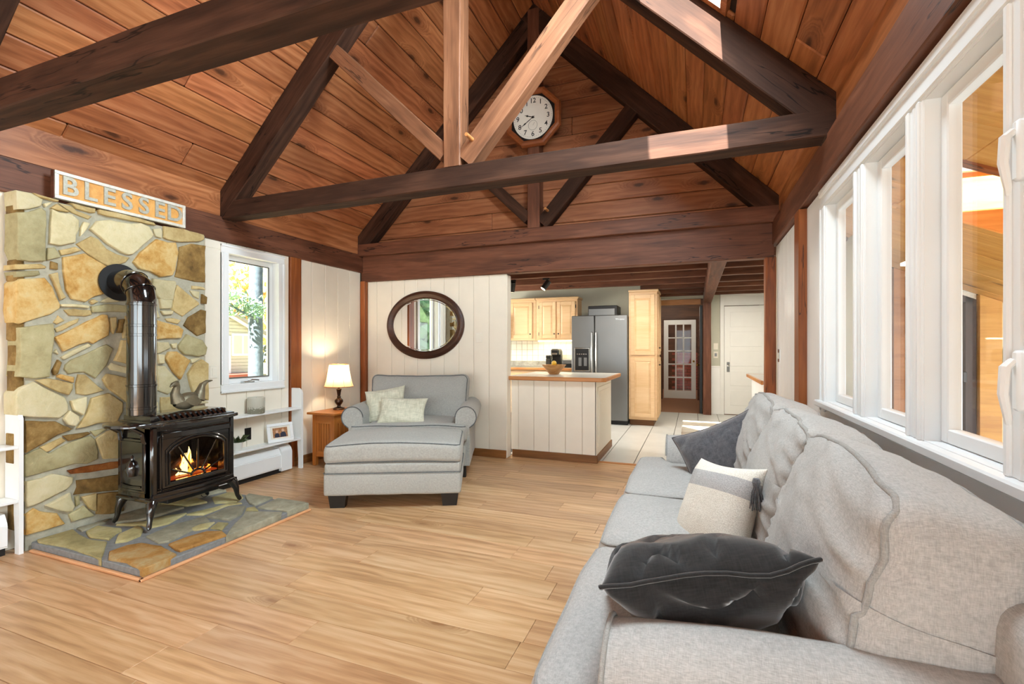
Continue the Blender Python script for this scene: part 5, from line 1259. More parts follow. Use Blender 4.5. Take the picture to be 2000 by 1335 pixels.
MB().add(vs, [(2 * i, 2 * ((i + 1) % 72), 2 * ((i + 1) % 72) + 1, 2 * i + 1) for i in range(72)]).build('bevelled_rim', M['mirror'], mr, fix=False)

# ------------------------------------------------------------------ octagonal clock hung on the gable truss
cx, cz, cy = -1.62, 3.73, 4.875
ck = thing('wall_clock', 'octagonal wooden wall clock with black numerals on the gable truss', 'clock', (cx, cy, 3.42))
def octo(r): return [(cx + r * math.cos(R(22.5 + 45 * i)), cz + r * math.sin(R(22.5 + 45 * i))) for i in range(8)]
rings = [(.335, 4.885), (.335, 4.86), (.322, 4.838), (.300, 4.832), (.285, 4.842), (.268, 4.846), (.262, 4.862)]
vs = []; fs = []
for r_, y_ in rings: vs += [(p[0], y_, p[1]) for p in octo(r_)]
for j in range(len(rings) - 1):
    for i in range(8): fs.append((j * 8 + i, j * 8 + (i + 1) % 8, (j + 1) * 8 + (i + 1) % 8, (j + 1) * 8 + i))
MB().add(vs, fs).build('case', M['walnut'], ck)
MB().prism(octo(.270), 'y', 4.884, 4.864).build('backing', M['black'], ck)
dial = MB().prism([(cx + .222 * math.cos(R(a)), cz + .232 * math.sin(R(a))) for a in range(0, 360, 6)], 'y', 4.864, 4.859).build('dial', M['clockface'], ck)
FACE = Matrix(((1, 0, 0, 0), (0, 0, -1, 0), (0, 1, 0, 0), (0, 0, 0, 1)))
for h in range(1, 13):
    a = R(90 - 30 * h); p = (cx + .172 * math.cos(a), 4.8585, cz + .178 * math.sin(a))
    put_text('numeral', str(h), .072, .0006, Matrix.Translation(p) @ FACE, M['ink'], dial, .0008)
for m_i in range(60):
    pass
mb = MB()
for m_i in range(60):
    a = R(6 * m_i); r0, r1 = (.205, .214) if m_i % 5 else (.202, .216)
    t = Vector((-math.sin(a), math.cos(a))) * .0012
    mb.add([(cx + r0 * math.cos(a) + t.x, 4.8585, cz + r0 * math.sin(a) + t.y), (cx + r1 * math.cos(a) + t.x, 4.8585, cz + r1 * math.sin(a) + t.y), (cx + r1 * math.cos(a) - t.x, 4.8585, cz + r1 * math.sin(a) - t.y), (cx + r0 * math.cos(a) - t.x, 4.8585, cz + r0 * math.sin(a) - t.y)], [(0, 1, 2, 3)])
tag(mb.build('minute_marks', M['ink'], dial, fix=False), kind='stuff')
mb = MB().tube([(cx + .05 * math.cos(R(a)), 4.8582, cz - .085 + .052 * math.sin(R(a))) for a in range(0, 360, 12)], .0012, 5, closed=True)
mb.tube([(cx, 4.858, cz - .085), (cx + .02, 4.858, cz - .055)], .001, 4); mb.build('seconds_dial', M['ink'], dial)
def hand(a_deg, L, w, spade):
    a = R(90 - a_deg); d = Vector((math.cos(a), math.sin(a))); s = Vector((-d.y, d.x)); o = Vector((cx, cz))
    P = lambda l, ww: tuple(o + d * l + s * ww)
    pts = [P(-.02, -w), P(L * .55, -w), P(L * .66, -w * spade), P(L * .78, -w), P(L, 0), P(L * .78, w), P(L * .66, w * spade), P(L * .55, w), P(-.02, w)]
    MB().prism(pts, 'y', 4.857, 4.854).build('hand', M['ink'], ck)
hand(289, .10, .0035, 3.2); hand(236, .165, .003, 2.6)
MB().lathe([(0, 4.851), (.012, 4.852), (.012, 4.858)], (cx, 0, cz), 16, 'y').build('hub', M['ink'], ck)
# ------------------------------------------------------------------ kitchen shell
KC = 2.46
struct(MB().box(-4.45, 8.5, 0, -.87, 8.62, KC).box(-.95, 8.62, 0, -.87, 9.85, KC).build('wall_kitchen', M['sage']), 'sage grey kitchen wall above the cabinets', 'wall')
struct(MB().box(-4.62, 5.12, 0, -4.5, 8.62, .95).box(-4.62, 5.12, 2.1, -4.5, 8.62, KC).box(-4.62, 5.12, .95, -4.5, 6.05, 2.1).box(-4.62, 7.75, .95, -4.5, 8.62, 2.1).build('wall_kitchen_left', M['sage']), 'sage grey left wall of the kitchen', 'wall')
struct(MB().box(-4.5, 5.10, 0, XL - .15, 5.2, KC).build('wall_kitchen_front', M['sage']), 'sage grey return wall of the kitchen', 'wall')
struct(MB().box(1.35, 5.10, 0, 1.45, 9.88, KC).build('wall_kitchen_right', M['sage']), 'sage grey right wall of the kitchen', 'wall')
dw = struct(MB().box(.30, 9.76, 0, .49, 9.88, KC).box(.49, 9.76, 2.34, 1.35, 9.88, KC).box(1.30, 9.76, 0, 1.35, 9.88, KC).box(-.87, 9.76, 2.20, .30, 9.88, KC).build('wall_hall', M['sage']), 'pale wall with a white door and an opening to the far room', 'wall')
MB().box(.305, 9.742, 0, .46, 9.76, .905, .003).build('wainscot', M['doorwhite'], dw)
MB().box(.305, 9.732, .885, .46, 9.76, .912, .003).build('wainscot_cap', M['doorwhite'], dw)
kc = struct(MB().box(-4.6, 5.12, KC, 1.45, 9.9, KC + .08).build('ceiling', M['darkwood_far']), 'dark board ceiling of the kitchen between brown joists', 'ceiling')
for i, y_ in enumerate((5.30, 5.85, 6.50, 7.17, 7.85, 8.50, 9.18, 9.72)):
    x0 = -4.45 if y_ < 8.45 else -.86
    beam('joist', (x0, y_, 2.355), (.17, y_, 2.355), .085, .21, M['plate'], kc, wob=.003)
    beam('joist', (.30, y_, 2.355), (1.34, y_, 2.355), .085, .21, M['plate'], kc, wob=.003)
wall_timber('ceiling_beam', (.235, 5.10, 2.27), (.235, 9.74, 2.27), .145, .34, M['plate'], 'brown beam running back over the kitchen to the post')
wall_timber('timber_post', (.23, 9.66, 0), (.23, 9.66, 2.10), .145, .14, M['plate'], 'brown post under the kitchen beam beside the white door', (1, 0, 0))
# white panelled door
d1 = struct(empty('door_1', (.92, 9.76, 0)), 'white panelled door with a metal knob plate beyond the kitchen', 'door')
for q in ((.46, 9.735, 0, .53, 9.765, 2.30), (1.27, 9.735, 0, 1.335, 9.765, 2.30), (.46, 9.733, 2.22, 1.335, 9.765, 2.36)):
    MB().box(*q, .004).build('casing', M['doorwhite'], d1)
MB().box(.53, 9.745, 2.04, 1.27, 9.765, 2.22, .003).build('transom_panel', M['doorwhite'], d1)
lf = MB().box(.535, 9.752, .012, 1.265, 9.785, 2.03, .003).build('leaf', M['doorwhite'], d1)
for i in range(5):
    z0 = .18 + i * .365
    MB().box(.53 + .10, 9.744, z0, 1.265 - .10, 9.754, z0 + .28, .006).build('panel', M['doorwhite'], lf)
MB().box(.575, 9.742, .80, .625, 9.752, .985, .003).build('knob_plate', M['steel'], lf)
MB().lathe([(0, 9.700), (.022, 9.704), (.026, 9.715), (.014, 9.728), (.010, 9.745)], (.60, 0, .92), 16, 'y').build('knob', M['chrome'], lf, 40)
plate_('light_switch', 'upper ivory switch beside the white door beyond the kitchen', (.345, 9.754, 1.22), (.425, 9.76, 1.34), M['switch'], [(.365, 9.749, 1.25, .405, 9.754, 1.31)], M['switch'])
plate_('light_switch', 'lower ivory switch beside the white door beyond the kitchen', (.345, 9.754, 1.06), (.425, 9.76, 1.18), M['switch'], [(.365, 9.749, 1.09, .405, 9.754, 1.15)], M['steel'])
# dark open door leaf and header at the hall opening
d2 = struct(empty('door_2', (.12, 9.9, 0)), 'dark door standing open at the hall beside the post', 'door')
MB().box(.105, 9.70, .01, .15, 10.45, 2.06, .004).build('leaf', M['black'], d2)
MB().lathe([(0, .06), (.025, .055), (.028, .04), (.012, .02), (.012, 0)], (0, 0, 0), 14).build('knob', M['brass'], d2, 40, local=True).matrix_basis = Matrix.Translation((.105 - .12, 9.77 - 9.9, .93)) @ Matrix.Rotation(R(-90), 4, 'Y')
board('header_board', (-.87, 9.735, 2.13), (1, 0, 0), (0, 0, 1), .99, .04, .10, M['edge'], d2)
# far room
struct(MB().box(-1.6, 9.88, 0, -1.5, 13.2, 2.5).box(1.4, 9.88, 0, 1.5, 13.2, 2.5).build('wall_far', M['greywall']), 'side walls of the far room', 'wall')
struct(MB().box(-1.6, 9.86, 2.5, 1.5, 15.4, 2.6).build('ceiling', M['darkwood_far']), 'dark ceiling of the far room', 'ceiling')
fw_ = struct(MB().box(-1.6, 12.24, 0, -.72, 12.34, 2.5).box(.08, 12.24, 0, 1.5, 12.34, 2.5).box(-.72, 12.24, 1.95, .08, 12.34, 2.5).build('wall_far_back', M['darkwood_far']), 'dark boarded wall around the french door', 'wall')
fd = struct(empty('door_3', (-.32, 12.2, 0)), 'white french door with fifteen panes in the far room', 'door')
fx0, fx1, fz0, fz1 = -.69, .045, .03, 1.93
fr = MB().box(fx0, 12.2, fz0, fx0 + .105, 12.24, fz1, .003).box(fx1 - .105, 12.2, fz0, fx1, 12.24, fz1, .003).box(fx0 + .1, 12.2, fz1 - .115, fx1 - .1, 12.24, fz1, .003).box(fx0 + .1, 12.2, fz0, fx1 - .1, 12.24, fz0 + .19, .003)
fro = fr.build('frame', M['doorwhite'], fd)
gx0, gx1, gz0, gz1 = fx0 + .105, fx1 - .105, fz0 + .19, fz1 - .115
for i in (1, 2):
    x_ = gx0 + (gx1 - gx0) * i / 3; MB().box(x_ - .016, 12.203, gz0, x_ + .016, 12.237, gz1, .003).build('muntin', M['doorwhite'], fro)
for j in (1, 2, 3, 4):
    z_ = gz0 + (gz1 - gz0) * j / 5; MB().box(gx0, 12.203, z_ - .016, gx1, 12.237, z_ + .016, .003).build('muntin', M['doorwhite'], fro)
for i in range(3):
    for j in range(5):
        xa = gx0 + (gx1 - gx0) * i / 3; xb = gx0 + (gx1 - gx0) * (i + 1) / 3; za = gz0 + (gz1 - gz0) * j / 5; zb = gz0 + (gz1 - gz0) * (j + 1) / 5
        MB().box(xa + .014, 12.218, za + .014, xb - .014, 12.222, zb - .014).build('pane', M['glass'], fro)
MB().lathe([(0, 12.15), (.022, 12.155), (.024, 12.17), (.010, 12.185), (.010, 12.2)], (fx1 - .05, 0, .93), 14, 'y').build('knob', M['brass'], fro, 40)
# room seen through the french door
bw = struct(MB().box(-2.4, 15.2, 0, 2.2, 15.3, 2.5).build('wall_hearth', M['darkwood_far']), 'brick and board wall seen through the french door', 'wall')
for r_ in range(13):
    for k in range(9):
        MB().box(-.62 + k * .22 + (r_ % 2) * .11, 15.18, .02 + r_ * .085, -.62 + k * .22 + (r_ % 2) * .11 + .205, 15.205, .02 + r_ * .085 + .07, .004).build('brick', M['red'], bw)
struct(MB().box(-2.4, 12.34, -.02, 2.2, 15.3, .0).build('floor', M['carpet']), 'brown floor seen through the french door', 'floor')
struct(MB().box(-2.4, 12.34, 0, -2.3, 15.3, 2.5).box(2.1, 12.34, 0, 2.2, 15.3, 2.5).build('wall_hearth_side', M['greywall']), 'grey side walls of the room past the french door', 'wall')
light('far_room_fill', 'POINT', (-.9, 13.6, 1.9), 18, (1, .85, .65), size=.08)  # fill light without a fixture for the room past the french door
light('hall_fill_light', 'POINT', (-.6, 10.9, 2.2), 26, (1, .9, .75), size=.1)  # fill light added to the hall, no fixture built

# ------------------------------------------------------------------ island with oak-edged worktop
IY0, IY1, IX0, IX1 = 5.125, 6.10, -1.974, -.985
isl = thing('kitchen_island', 'cream board-clad kitchen peninsula under the pale worktop', 'island', (-1.5, 5.6, 0))
MB().box(IX0, IY0 + .016, .08, IX1 - .016, IY1, .885).build('body', M['groove'], isl)
for a, b in zip([-1.974, -1.883, -1.698, -1.518, -1.33, -1.141], [-1.883, -1.698, -1.518, -1.33, -1.141, -.985]):
    MB().box(a + .0015, IY0, .08, b - .0015, IY0 + .016, .885, .004).build('board', M['cream'], isl)
MB().box(IX1 - .016, IY0, .08, IX1, IY1, .885, .003).build('end_panel', M['cream'], isl)
MB().box(IX1 - .001, IY0 + .07, .16, IX1 + .010, IY1 - .07, .82, .006).box(IX1 + .008, IY0 + .12, .21, IX1 + .014, IY1 - .12, .77, .005).build('raised_panel', M['cream'], isl)
board('base_trim', (IX0 + .02, IY0 - .006, .042), (1, 0, 0), (0, 0, 1), IX1 - IX0 - .01, .016, .084, M['toewood'], isl, .003)
board('base_trim', (IX1 + .006, IY0 - .012, .042), (0, 1, 0), (0, 0, 1), IY1 - IY0 + .01, .016, .084, M['toewood'], isl, .003)
wt = thing('worktop', 'pale grey worktop with oak edge on the kitchen peninsula', 'worktop', (-1.5, 5.6, .886))
WX1, WY1_ = -.875, 6.17
MB().box(-2.01, 5.075, .8855, WX1 - .02, WY1_, .926, .002).build('slab', M['laminate'], wt)
board('front_edge', (-2.04, 5.062, .905), (1, 0, 0), (0, 0, 1), WX1 + 2.04 - .03, .028, .044, M['edge'], wt, .008)
board('side_edge', (WX1 - .010, 5.085, .905), (0, 1, 0), (0, 0, 1), WY1_ - 5.085, .028, .044, M['edge'], wt, .008)
board('corner_edge', (WX1 - .050, 5.058, .905), (.045, .040, 0), (0, 0, 1), .062, .028, .044, M['edge'], wt, .006)
bo = thing('fruit_bowl', 'wooden bowl of lemons on the peninsula worktop', 'bowl', (-1.60, 5.62, .926))
MB().lathe([(0, .0), (.055, 0), (.06, .006), (.085, .04), (.125, .085), (.150, .118), (.143, .118), (.115, .085), (.075, .042), (.05, .014), (0, .012)], (0, 0, 0), 40).build('bowl_body', M['bowl'], bo, 45, local=True)
bo.children[0].name = 'bowl_body'
for i, (dx, dy, dz) in enumerate(((-.02, -.035, .082), (.042, .015, .086), (-.038, .038, .086), (.0, .0, .135))):
    t = thing('lemon', ['lemon at the front of the wooden bowl', 'lemon at the right of the wooden bowl', 'lemon at the back left of the wooden bowl', 'topmost lemon heaped in the wooden bowl'][i], 'lemon', (-1.60 + dx, 5.62 + dy, .926 + dz), R(40 * i), 'lemons in the wooden bowl')
    MB().lathe([(0, -.046), (.006, -.044), (.014, -.036), (.027, -.022), (.032, 0), (.028, .02), (.015, .036), (.006, .044), (0, .046)], (0, 0, 0), 18, 'x').build('lemon_body', M['lemon'], t, 60, local=True)

# ------------------------------------------------------------------ cabinets
def cab_door(parent, x0, x1, z0, z1, y, knob=None, raised=True):
    d = MB()
    fw2 = min(.06, (x1 - x0) * .2)
    d.box(x0, y - .02, z0, x0 + fw2, y, z1, .003).box(x1 - fw2, y - .02, z0, x1, y, z1, .003).box(x0 + fw2, y - .02, z1 - fw2, x1 - fw2, y, z1, .003).box(x0 + fw2, y - .02, z0, x1 - fw2, y, z0 + fw2, .003)
    dd = d.build('door', M['honey'], parent)
    a, b, p, q = x0 + fw2 - .002, x1 - fw2 + .002, z0 + fw2 - .002, z1 - fw2 + .002
    mb = MB().box(a, y - .012, p, b, y - .002, q)
    i_ = .035; mb.add([(a, y - .010, p), (b, y - .010, p), (b, y - .010, q), (a, y - .010, q), (a + i_, y - .021, p + i_), (b - i_, y - .021, p + i_), (b - i_, y - .021, q - i_), (a + i_, y - .021, q - i_)], [(4, 5, 6, 7), (0, 1, 5, 4), (1, 2, 6, 5), (2, 3, 7, 6), (3, 0, 4, 7)])
    mb.build('raised_panel', M['honey'], dd)
    if knob: MB().lathe([(0, y - .045), (.012, y - .042), (.014, y - .034), (.007, y - .028), (.007, y - .02)], (knob[0], 0, knob[1]), 12, 'y').build('knob', M['blackplastic'], dd, 40)
    return dd
UY = 8.17
uc = thing('wall_cabinet', 'honey maple upper cabinet with raised-panel doors above the coffee maker', 'cabinet', (-2.25, 8.33, 1.38))
MB().box(-2.66, UY, 1.385, -1.90, 8.499, 2.11, .003).build('body', M['honey'], uc)
MB().box(-2.67, UY - .025, 2.11, -1.88, 8.499, 2.15, .008).build('cornice', M['honey'], uc)
cab_door(uc, -2.60, -2.29, 1.42, 2.07, UY, (-2.315, 1.50)); cab_door(uc, -2.265, -1.94, 1.42, 2.07, UY, (-2.24, 1.50))
for z_ in (1.50, 1.98):
    for x_ in (-2.608, -1.932): MB().box(x_ - .006, UY - .014, z_ - .03, x_ + .006, UY + .001, z_ + .03, .002).build('hinge', M['matteblack'], uc)
uc2 = thing('wall_cabinet', 'honey maple upper cabinet at the left beside the cream wall end', 'cabinet', (-3.1, 8.33, 1.38))
MB().box(-3.17, UY, 1.385, -2.665, 8.499, 2.11, .003).build('body', M['honey'], uc2)
MB().box(-3.17, UY - .025, 2.11, -2.675, 8.499, 2.15, .008).build('cornice', M['honey'], uc2)
cab_door(uc2, -3.15, -2.73, 1.42, 2.07, UY, (-2.765, 1.50))
us = thing('under_cabinet_light', 'glowing strip light under the upper cabinet', 'light', (-2.25, 8.25, 1.36))
MB().box(-2.63, UY + .02, 1.365, -1.95, UY + .06, 1.384, .003).build('tube', emit('strip_light', c(255, 240, 200), 14.0), us)
light('strip_light_glow', 'AREA', (-2.3, 8.25, 1.355), 4, (1, .90, .68), (-2.3, 8.32, 0), .7, .06)
mw = thing('microwave', 'dark edge of a microwave beside the cream wall end', 'microwave', (-3.6, 8.2, 1.4))
MB().box(-3.85, 8.05, 1.42, -3.175, 8.49, 1.84, .01).build('case', M['black'], mw)
MB().box(-3.24, 8.03, 1.60, -3.20, 8.05, 1.80, .005).build('handle', M['chrome'], mw)
mw2 = mw
# tiled splashback
tb_ = thing('tile_splashback', 'cream square tiles behind the coffee maker', 'splashback', (-2.6, 8.495, .9))
MB().box(-3.8, 8.494, 1.0, -1.86, 8.4995, 1.385).build('grout_bed', plain('tile_grout', c(200, 192, 164), .9), tb_)
ti = .108
for i in range(18):
    for j in range(4):
        xa = -1.86 - (i + 1) * ti; za = 1.003 + j * ti
        if za + ti > 1.39 + .06: continue
        MB().box(xa + .003, 8.487, za + .003, xa + ti - .003, 8.4945, min(za + ti - .003, 1.384), .002).build('tile', M['splash'], tb_)
MB().box(-3.8, 8.475, .905, -1.93, 8.499, 1.0, .003).build('granite_upstand', M['granite'], tb_)
bc_ = thing('base_cabinet', 'honey maple base cabinets behind the peninsula', 'cabinet', (-2.6, 8.2, 0))
MB().box(-3.8, 7.93, .1, -1.94, 8.49, .865, .003).build('body', M['honey'], bc_)
MB().box(-3.8, 7.98, .0, -1.94, 8.49, .1).build('toe_kick', M['toewood'], bc_)
for i in range(4): cab_door(bc_, -3.75 + i * .45, -3.33 + i * .45, .14, .68, 7.93)
bt = thing('worktop', 'speckled worktop with oak edge along the back kitchen wall', 'worktop', (-2.6, 8.2, .866))
MB().box(-3.8, 7.915, .866, -1.935, 8.47, .904, .002).build('slab', M['granite'], bt)
board('front_edge', (-3.8, 7.902, .885), (1, 0, 0), (0, 0, 1), 1.86, .026, .042, M['edge'], bt, .005)
cm = thing('coffee_maker', 'black single-cup coffee maker on the back worktop', 'coffee maker', (-2.33, 8.2, .904))
MB().box(-2.40, 8.14, .9045, -2.22, 8.40, .955, .008).build('base', M['blackplastic'], cm)
MB().box(-2.39, 8.27, .955, -2.23, 8.40, 1.20, .012).build('column', M['blackplastic'], cm)
MB().box(-2.385, 8.14, 1.11, -2.235, 8.40, 1.235, .025).build('brew_head', M['blackplastic'], cm)
MB().box(-2.36, 8.133, 1.13, -2.26, 8.142, 1.16, .003).build('badge', M['chrome'], cm)
MB().box(-2.49, 8.2, .91, -2.41, 8.38, 1.06, .01).build('water_tank', plain('smoked_tank', c(60, 58, 54), .2), cm)
MB().box(-2.49, 8.2, 1.06, -2.41, 8.38, 1.12, .01).build('tank_lid', M['blackplastic'], cm)
ts = thing('toaster', 'brushed steel toaster on the back worktop beside the refrigerator', 'toaster', (-2.05, 8.2, .904))
MB().box(-2.17, 8.12, .955, -1.955, 8.30, 1.055, .02).build('case', M['steel'], ts)
MB().box(-2.165, 8.125, .904, -1.96, 8.295, .955, .006).build('base', M['blackplastic'], ts)
# refrigerator
rf_ = thing('refrigerator', 'stainless steel side-by-side refrigerator with water dispenser', 'refrigerator', (-1.455, 8.1, 0))
MB().box(-1.915, 7.86, .03, -.995, 8.48, 1.765, .006).build('cabinet_box', M['steel'], rf_)
SPL = -1.528
ld = MB().box(-1.915, 7.79, .07, SPL - .004, 7.855, 1.785, .010).build('freezer_door', M['steel'], rf_, 40)
rd_ = MB().box(SPL + .004, 7.79, .07, -.995, 7.855, 1.785, .010).build('fridge_door', M['steel'], rf_, 40)
for x_, par in ((SPL - .035, ld), (SPL + .035, rd_)):
    MB().box(x_ - .017, 7.725, .62, x_ + .017, 7.745, 1.51, .008).box(x_ - .012, 7.74, .64, x_ + .012, 7.792, .67, .003).box(x_ - .012, 7.74, 1.46, x_ + .012, 7.792, 1.49, .003).build('handle', M['chrome'], par, 40)
dp_ = MB().box(-1.865, 7.775, .86, -1.605, 7.795, 1.255, .006).build('dispenser', M['chrome'], ld)
MB().box(-1.85, 7.771, .88, -1.62, 7.778, 1.235, .004).build('dispenser_recess', M['black'], dp_)
MB().box(-1.82, 7.768, .93, -1.65, 7.772, 1.10, .004).build('drip_back', M['blackplastic'], dp_)
for x_ in (-1.79, -1.70): MB().box(x_, 7.764, .95, x_ + .05, 7.769, 1.09, .003).build('paddle', M['steel'], dp_)
for k in range(5): MB().box(-1.82 + k * .036, 7.769, 1.14, -1.80 + k * .036, 7.7715, 1.155).build('button_mark', M['chrome'], dp_)
MB().box(-1.915, 7.83, .005, -.995, 7.88, .068, .004).build('kick_grille', M['matteblack'], rf_)
MB().lathe([(0, 7.835), (.02, 7.835), (.02, 7.86)], (-1.01, 0, .022), 14, 'y').build('roller', M['matteblack'], rf_)
put_text('brand_lettering', 'Whirlpool', .034, .0005, Matrix.Translation((-1.115, 7.7885, 1.715)) @ FACE, M['chrome'], rd_)
bx_ = thing('tray', 'dark framed box lying on top of the refrigerator', 'box', (-1.42, 8.0, 1.785))
MB().box(-1.66, 7.90, 1.766, -1.175, 8.30, 1.95, .008).build('body', M['black'], bx_)
MB().box(-1.645, 7.893, 1.79, -1.215, 7.902, 1.90, .003).build('front_panel', M['steel'], bx_)
# tall pantry
pc = thing('pantry_cabinet', 'tall honey maple pantry cabinet with two raised panels right of the refrigerator', 'cabinet', (-.76, 8.2, 0))
MB().box(-.985, 7.87, .095, -.545, 8.49, 2.145, .003).build('body', M['honey'], pc)
MB().box(-.99, 7.845, 2.145, -.525, 8.49, 2.185, .008).build('cornice', M['honey'], pc)
MB().box(-.975, 7.93, 0, -.60, 8.48, .095).build('toe_kick', M['toewood'], pc)
cab_door(pc, -.955, -.58, 1.135, 2.105, 7.87); cab_door(pc, -.955, -.58, .14, 1.095, 7.87)
for z0, z1 in ((1.135, 2.105), (.14, 1.095)):
    sdd = MB().box(-.545, 7.91, z0, -.527, 8.46, z1, .003).build('door', M['honey'], pc)
    MB().box(-.528, 7.97, z0 + .06, -.518, 8.40, z1 - .06, .006).build('raised_panel', M['honey'], sdd)
    MB().lathe([(0, .03), (.013, .026), (.014, .016), (.006, .01), (.006, 0)], (0, 0, 0), 12).build('knob', M['blackplastic'], sdd, 40, local=True).matrix_basis = Matrix.Translation((-.527 + .76, 7.95 - 8.2, (1.25 if z0 > 1 else .98))) @ Matrix.Rotation(R(90), 4, 'Y')
# right-hand counter glimpsed past the post
rc = thing('base_cabinet', 'white base cabinet under the oak-edged counter behind the sofa end', 'cabinet', (1.0, 6.2, 0))
MB().box(.70, 5.45, 0, 1.34, 6.82, .872, .003).build('body', M['doorwhite'], rc)
for k in range(7): MB().box(.70 - .008, 5.46 + k * .19, .09, .70, 5.46 + k * .19 + .186, .86, .003).build('board', M['doorwhite'], rc)
rw = thing('worktop', 'oak-edged counter top glimpsed behind the right kitchen post', 'worktop', (1.0, 6.2, .873))
MB().box(.66, 5.42, .873, 1.34, 6.88, .91, .002).build('slab', M['laminate'], rw)
board('side_edge', (.65, 5.42, .892), (0, 1, 0), (0, 0, 1), 1.46, .024, .04, M['edge'], rw, .005)
board('front_edge', (.655, 6.89, .892), (1, 0, 0), (0, 0, 1), .685, .024, .04, M['edge'], rw, .005)
# track lights
for k, (u, v) in enumerate(((1008, 548), (1070, 556))):
    x_, y_ = (-2.50, 6.55) if k == 0 else (-1.98, 6.55)
    t = thing('track_spotlight', ['track spotlight nearest the cream wall end', 'track spotlight tilted down over the kitchen'][k], 'light', (x_, y_, 2.25), 0, 'kitchen track spotlights')
    MB().box(x_ - .05, y_ - .02, 2.225, x_ + .05, y_ + .02, 2.249, .003).build('track', M['matteblack'], t)
    MB().tube([(x_, y_, 2.225), (x_, y_, 2.18)], .008, 8).build('stem', M['matteblack'], t)
    d = Vector((-.35, -.2, -.55)).normalized() if k else Vector((-.2, .3, -.7)).normalized(); o_ = Vector((x_, y_, 2.16)); 
    MB().tube([o_ - d * .06, o_ + d * .08], .042, 18).build('can', M['blackplastic'], t, 40)
    MB().tube([o_ + d * .0805, o_ + d * .083], .037, 18).build('lens', emit('spot_lens', c(255, 236, 200), 5), t)
    light('track_spot_light', 'SPOT', o_ + d * .10, 22, (1, .88, .68), o_ + d, .03, spot_size=R(95), spot_blend=.6)
for i, (x_, y_) in enumerate(((-2.9, 6.83), (-.9, 6.83), (.75, 8.18))):
    light('kitchen_top_fill', 'AREA', (x_, y_ , 2.235), 30, (1, .92, .78), (x_, y_, 0), .4)  # fill lights added below the joists, no fixtures built
# low bench with a pale top in the opening
bn = thing('bench', 'low bench with pale sunlit wooden top and black metal legs beyond the sofa', 'bench', (.18, 5.3, 0))
for k in range(3): board('top_slat', (-.115, 4.90 + .26 * k + .13, .405), (1, 0, 0), (0, 0, 1), .66, .255, .06, plain('whitewashed_plank', c(232, 222, 200), .5, var=.08, scale=10) if k == 0 else bpy.data.materials['whitewashed_plank'], bn, .006)
for x_ in (-.10, .51):
    MB().box(x_, 4.92, 0, x_ + .025, 4.945, .375).box(x_, 5.62, 0, x_ + .025, 5.645, .375).box(x_, 4.945, .35, x_ + .025, 5.62, .375).box(x_, 4.945, 0, x_ + .025, 5.62, .02).build('leg_frame', M['matteblack'], bn)
# ------------------------------------------------------------------ porch behind the right windows (lean-to with pine ceiling)
def zc_(x): return 2.8825 - .45 * x
porch_floor = struct(MB().box(.80, -1.6, -.12, 3.9, 9.4, 0).build('floor', M['tile']), 'grey floor of the porch behind the right windows', 'floor')
pcl = MB()
def lean(mb, x0, x1, y0, y1, t0=0.02, t1=.10):
    mb.add([(x0, y0, zc_(x0) + t0), (x1, y0, zc_(x1) + t0), (x1, y1, zc_(x1) + t0), (x0, y1, zc_(x0) + t0), (x0, y0, zc_(x0) + t1), (x1, y0, zc_(x1) + t1), (x1, y1, zc_(x1) + t1), (x0, y1, zc_(x0) + t1)], [(0, 1, 2, 3), (4, 5, 6, 7), (0, 1, 5, 4), (1, 2, 6, 5), (2, 3, 7, 6), (3, 0, 4, 7)])
hx0, hx1, hy0, hy1 = 1.38, 2.25, 3.33, 4.14
lean(pcl, .80, hx0, -1.6, 9.4); lean(pcl, hx1, 3.9, -1.6, 9.4); lean(pcl, hx0, hx1, -1.6, hy0); lean(pcl, hx0, hx1, hy1, 9.4)
pcl = struct(pcl.build('ceiling', M['deck']), 'yellow pine lean-to ceiling of the porch', 'ceiling')
ey = Vector((1, 0, -.45)).normalized(); nz = Vector((.45, 0, 1)).normalized()
y = -1.6
while y < 5.75:
    b = min(y + .45, 5.78)
    def piece(xa, xb, ya, yb):
        o_ = Vector((xa, (ya + yb) / 2, zc_(xa) + .010)); board('board', o_, ey, nz, (xb - xa) * math.sqrt(1 + .45 ** 2), yb - ya - .003, .018, M['yellowpine'], pcl, .004)
    if b > hy0 and y < hy1:
        piece(.805, hx0, y, b); piece(hx1, 3.85, y, b)
        if y < hy0: piece(hx0, hx1, y, hy0)
        if b > hy1: piece(hx0, hx1, hy1, b)
    else: piece(.805, 3.85, y, b)
    y = b
pw_ = struct(empty('window_5', ((hx0 + hx1) / 2, hy1, 2.1)), 'pine-lined skylight well in the porch ceiling', 'skylight')
def wellwall(x0, y0, x1, y1, nm='well_board'):
    zt = 2.62
    MB().add([(x0, y0, zc_(x0) - .01), (x1, y0, zc_(x1) - .01), (x1, y1, zc_(x1) - .01), (x0, y1, zc_(x0) - .01), (x0, y0, zt + .25 - .2 * x0 * .0), (x1, y0, zt + .25), (x1, y1, zt + .25), (x0, y1, zt + .25)], [(0, 1, 2, 3), (4, 5, 6, 7), (0, 1, 5, 4), (1, 2, 6, 5), (2, 3, 7, 6), (3, 0, 4, 7)]).build(nm, M['yellowpine'], pw_)
wellwall(hx0 - .02, hy1 - .008, hx1 + .02, hy1 + .03); wellwall(hx0 - .03, hy0, hx0 + .008, hy1); wellwall(hx1 - .008, hy0, hx1 + .03, hy1); wellwall(hx0 - .02, hy0 - .03, hx1 + .02, hy0 + .008)
MB().box(hx0, hy1 - .05, 2.44, hx1, hy1, 2.475, .003).build('skylight_frame', M['white'], pw_)
board('edge_trim', Vector((hx0 - .05, hy1 + .01, zc_(hx0 - .05) - .006)), ey, nz, 1.05, .05, .015, M['yellowpine'], pw_)
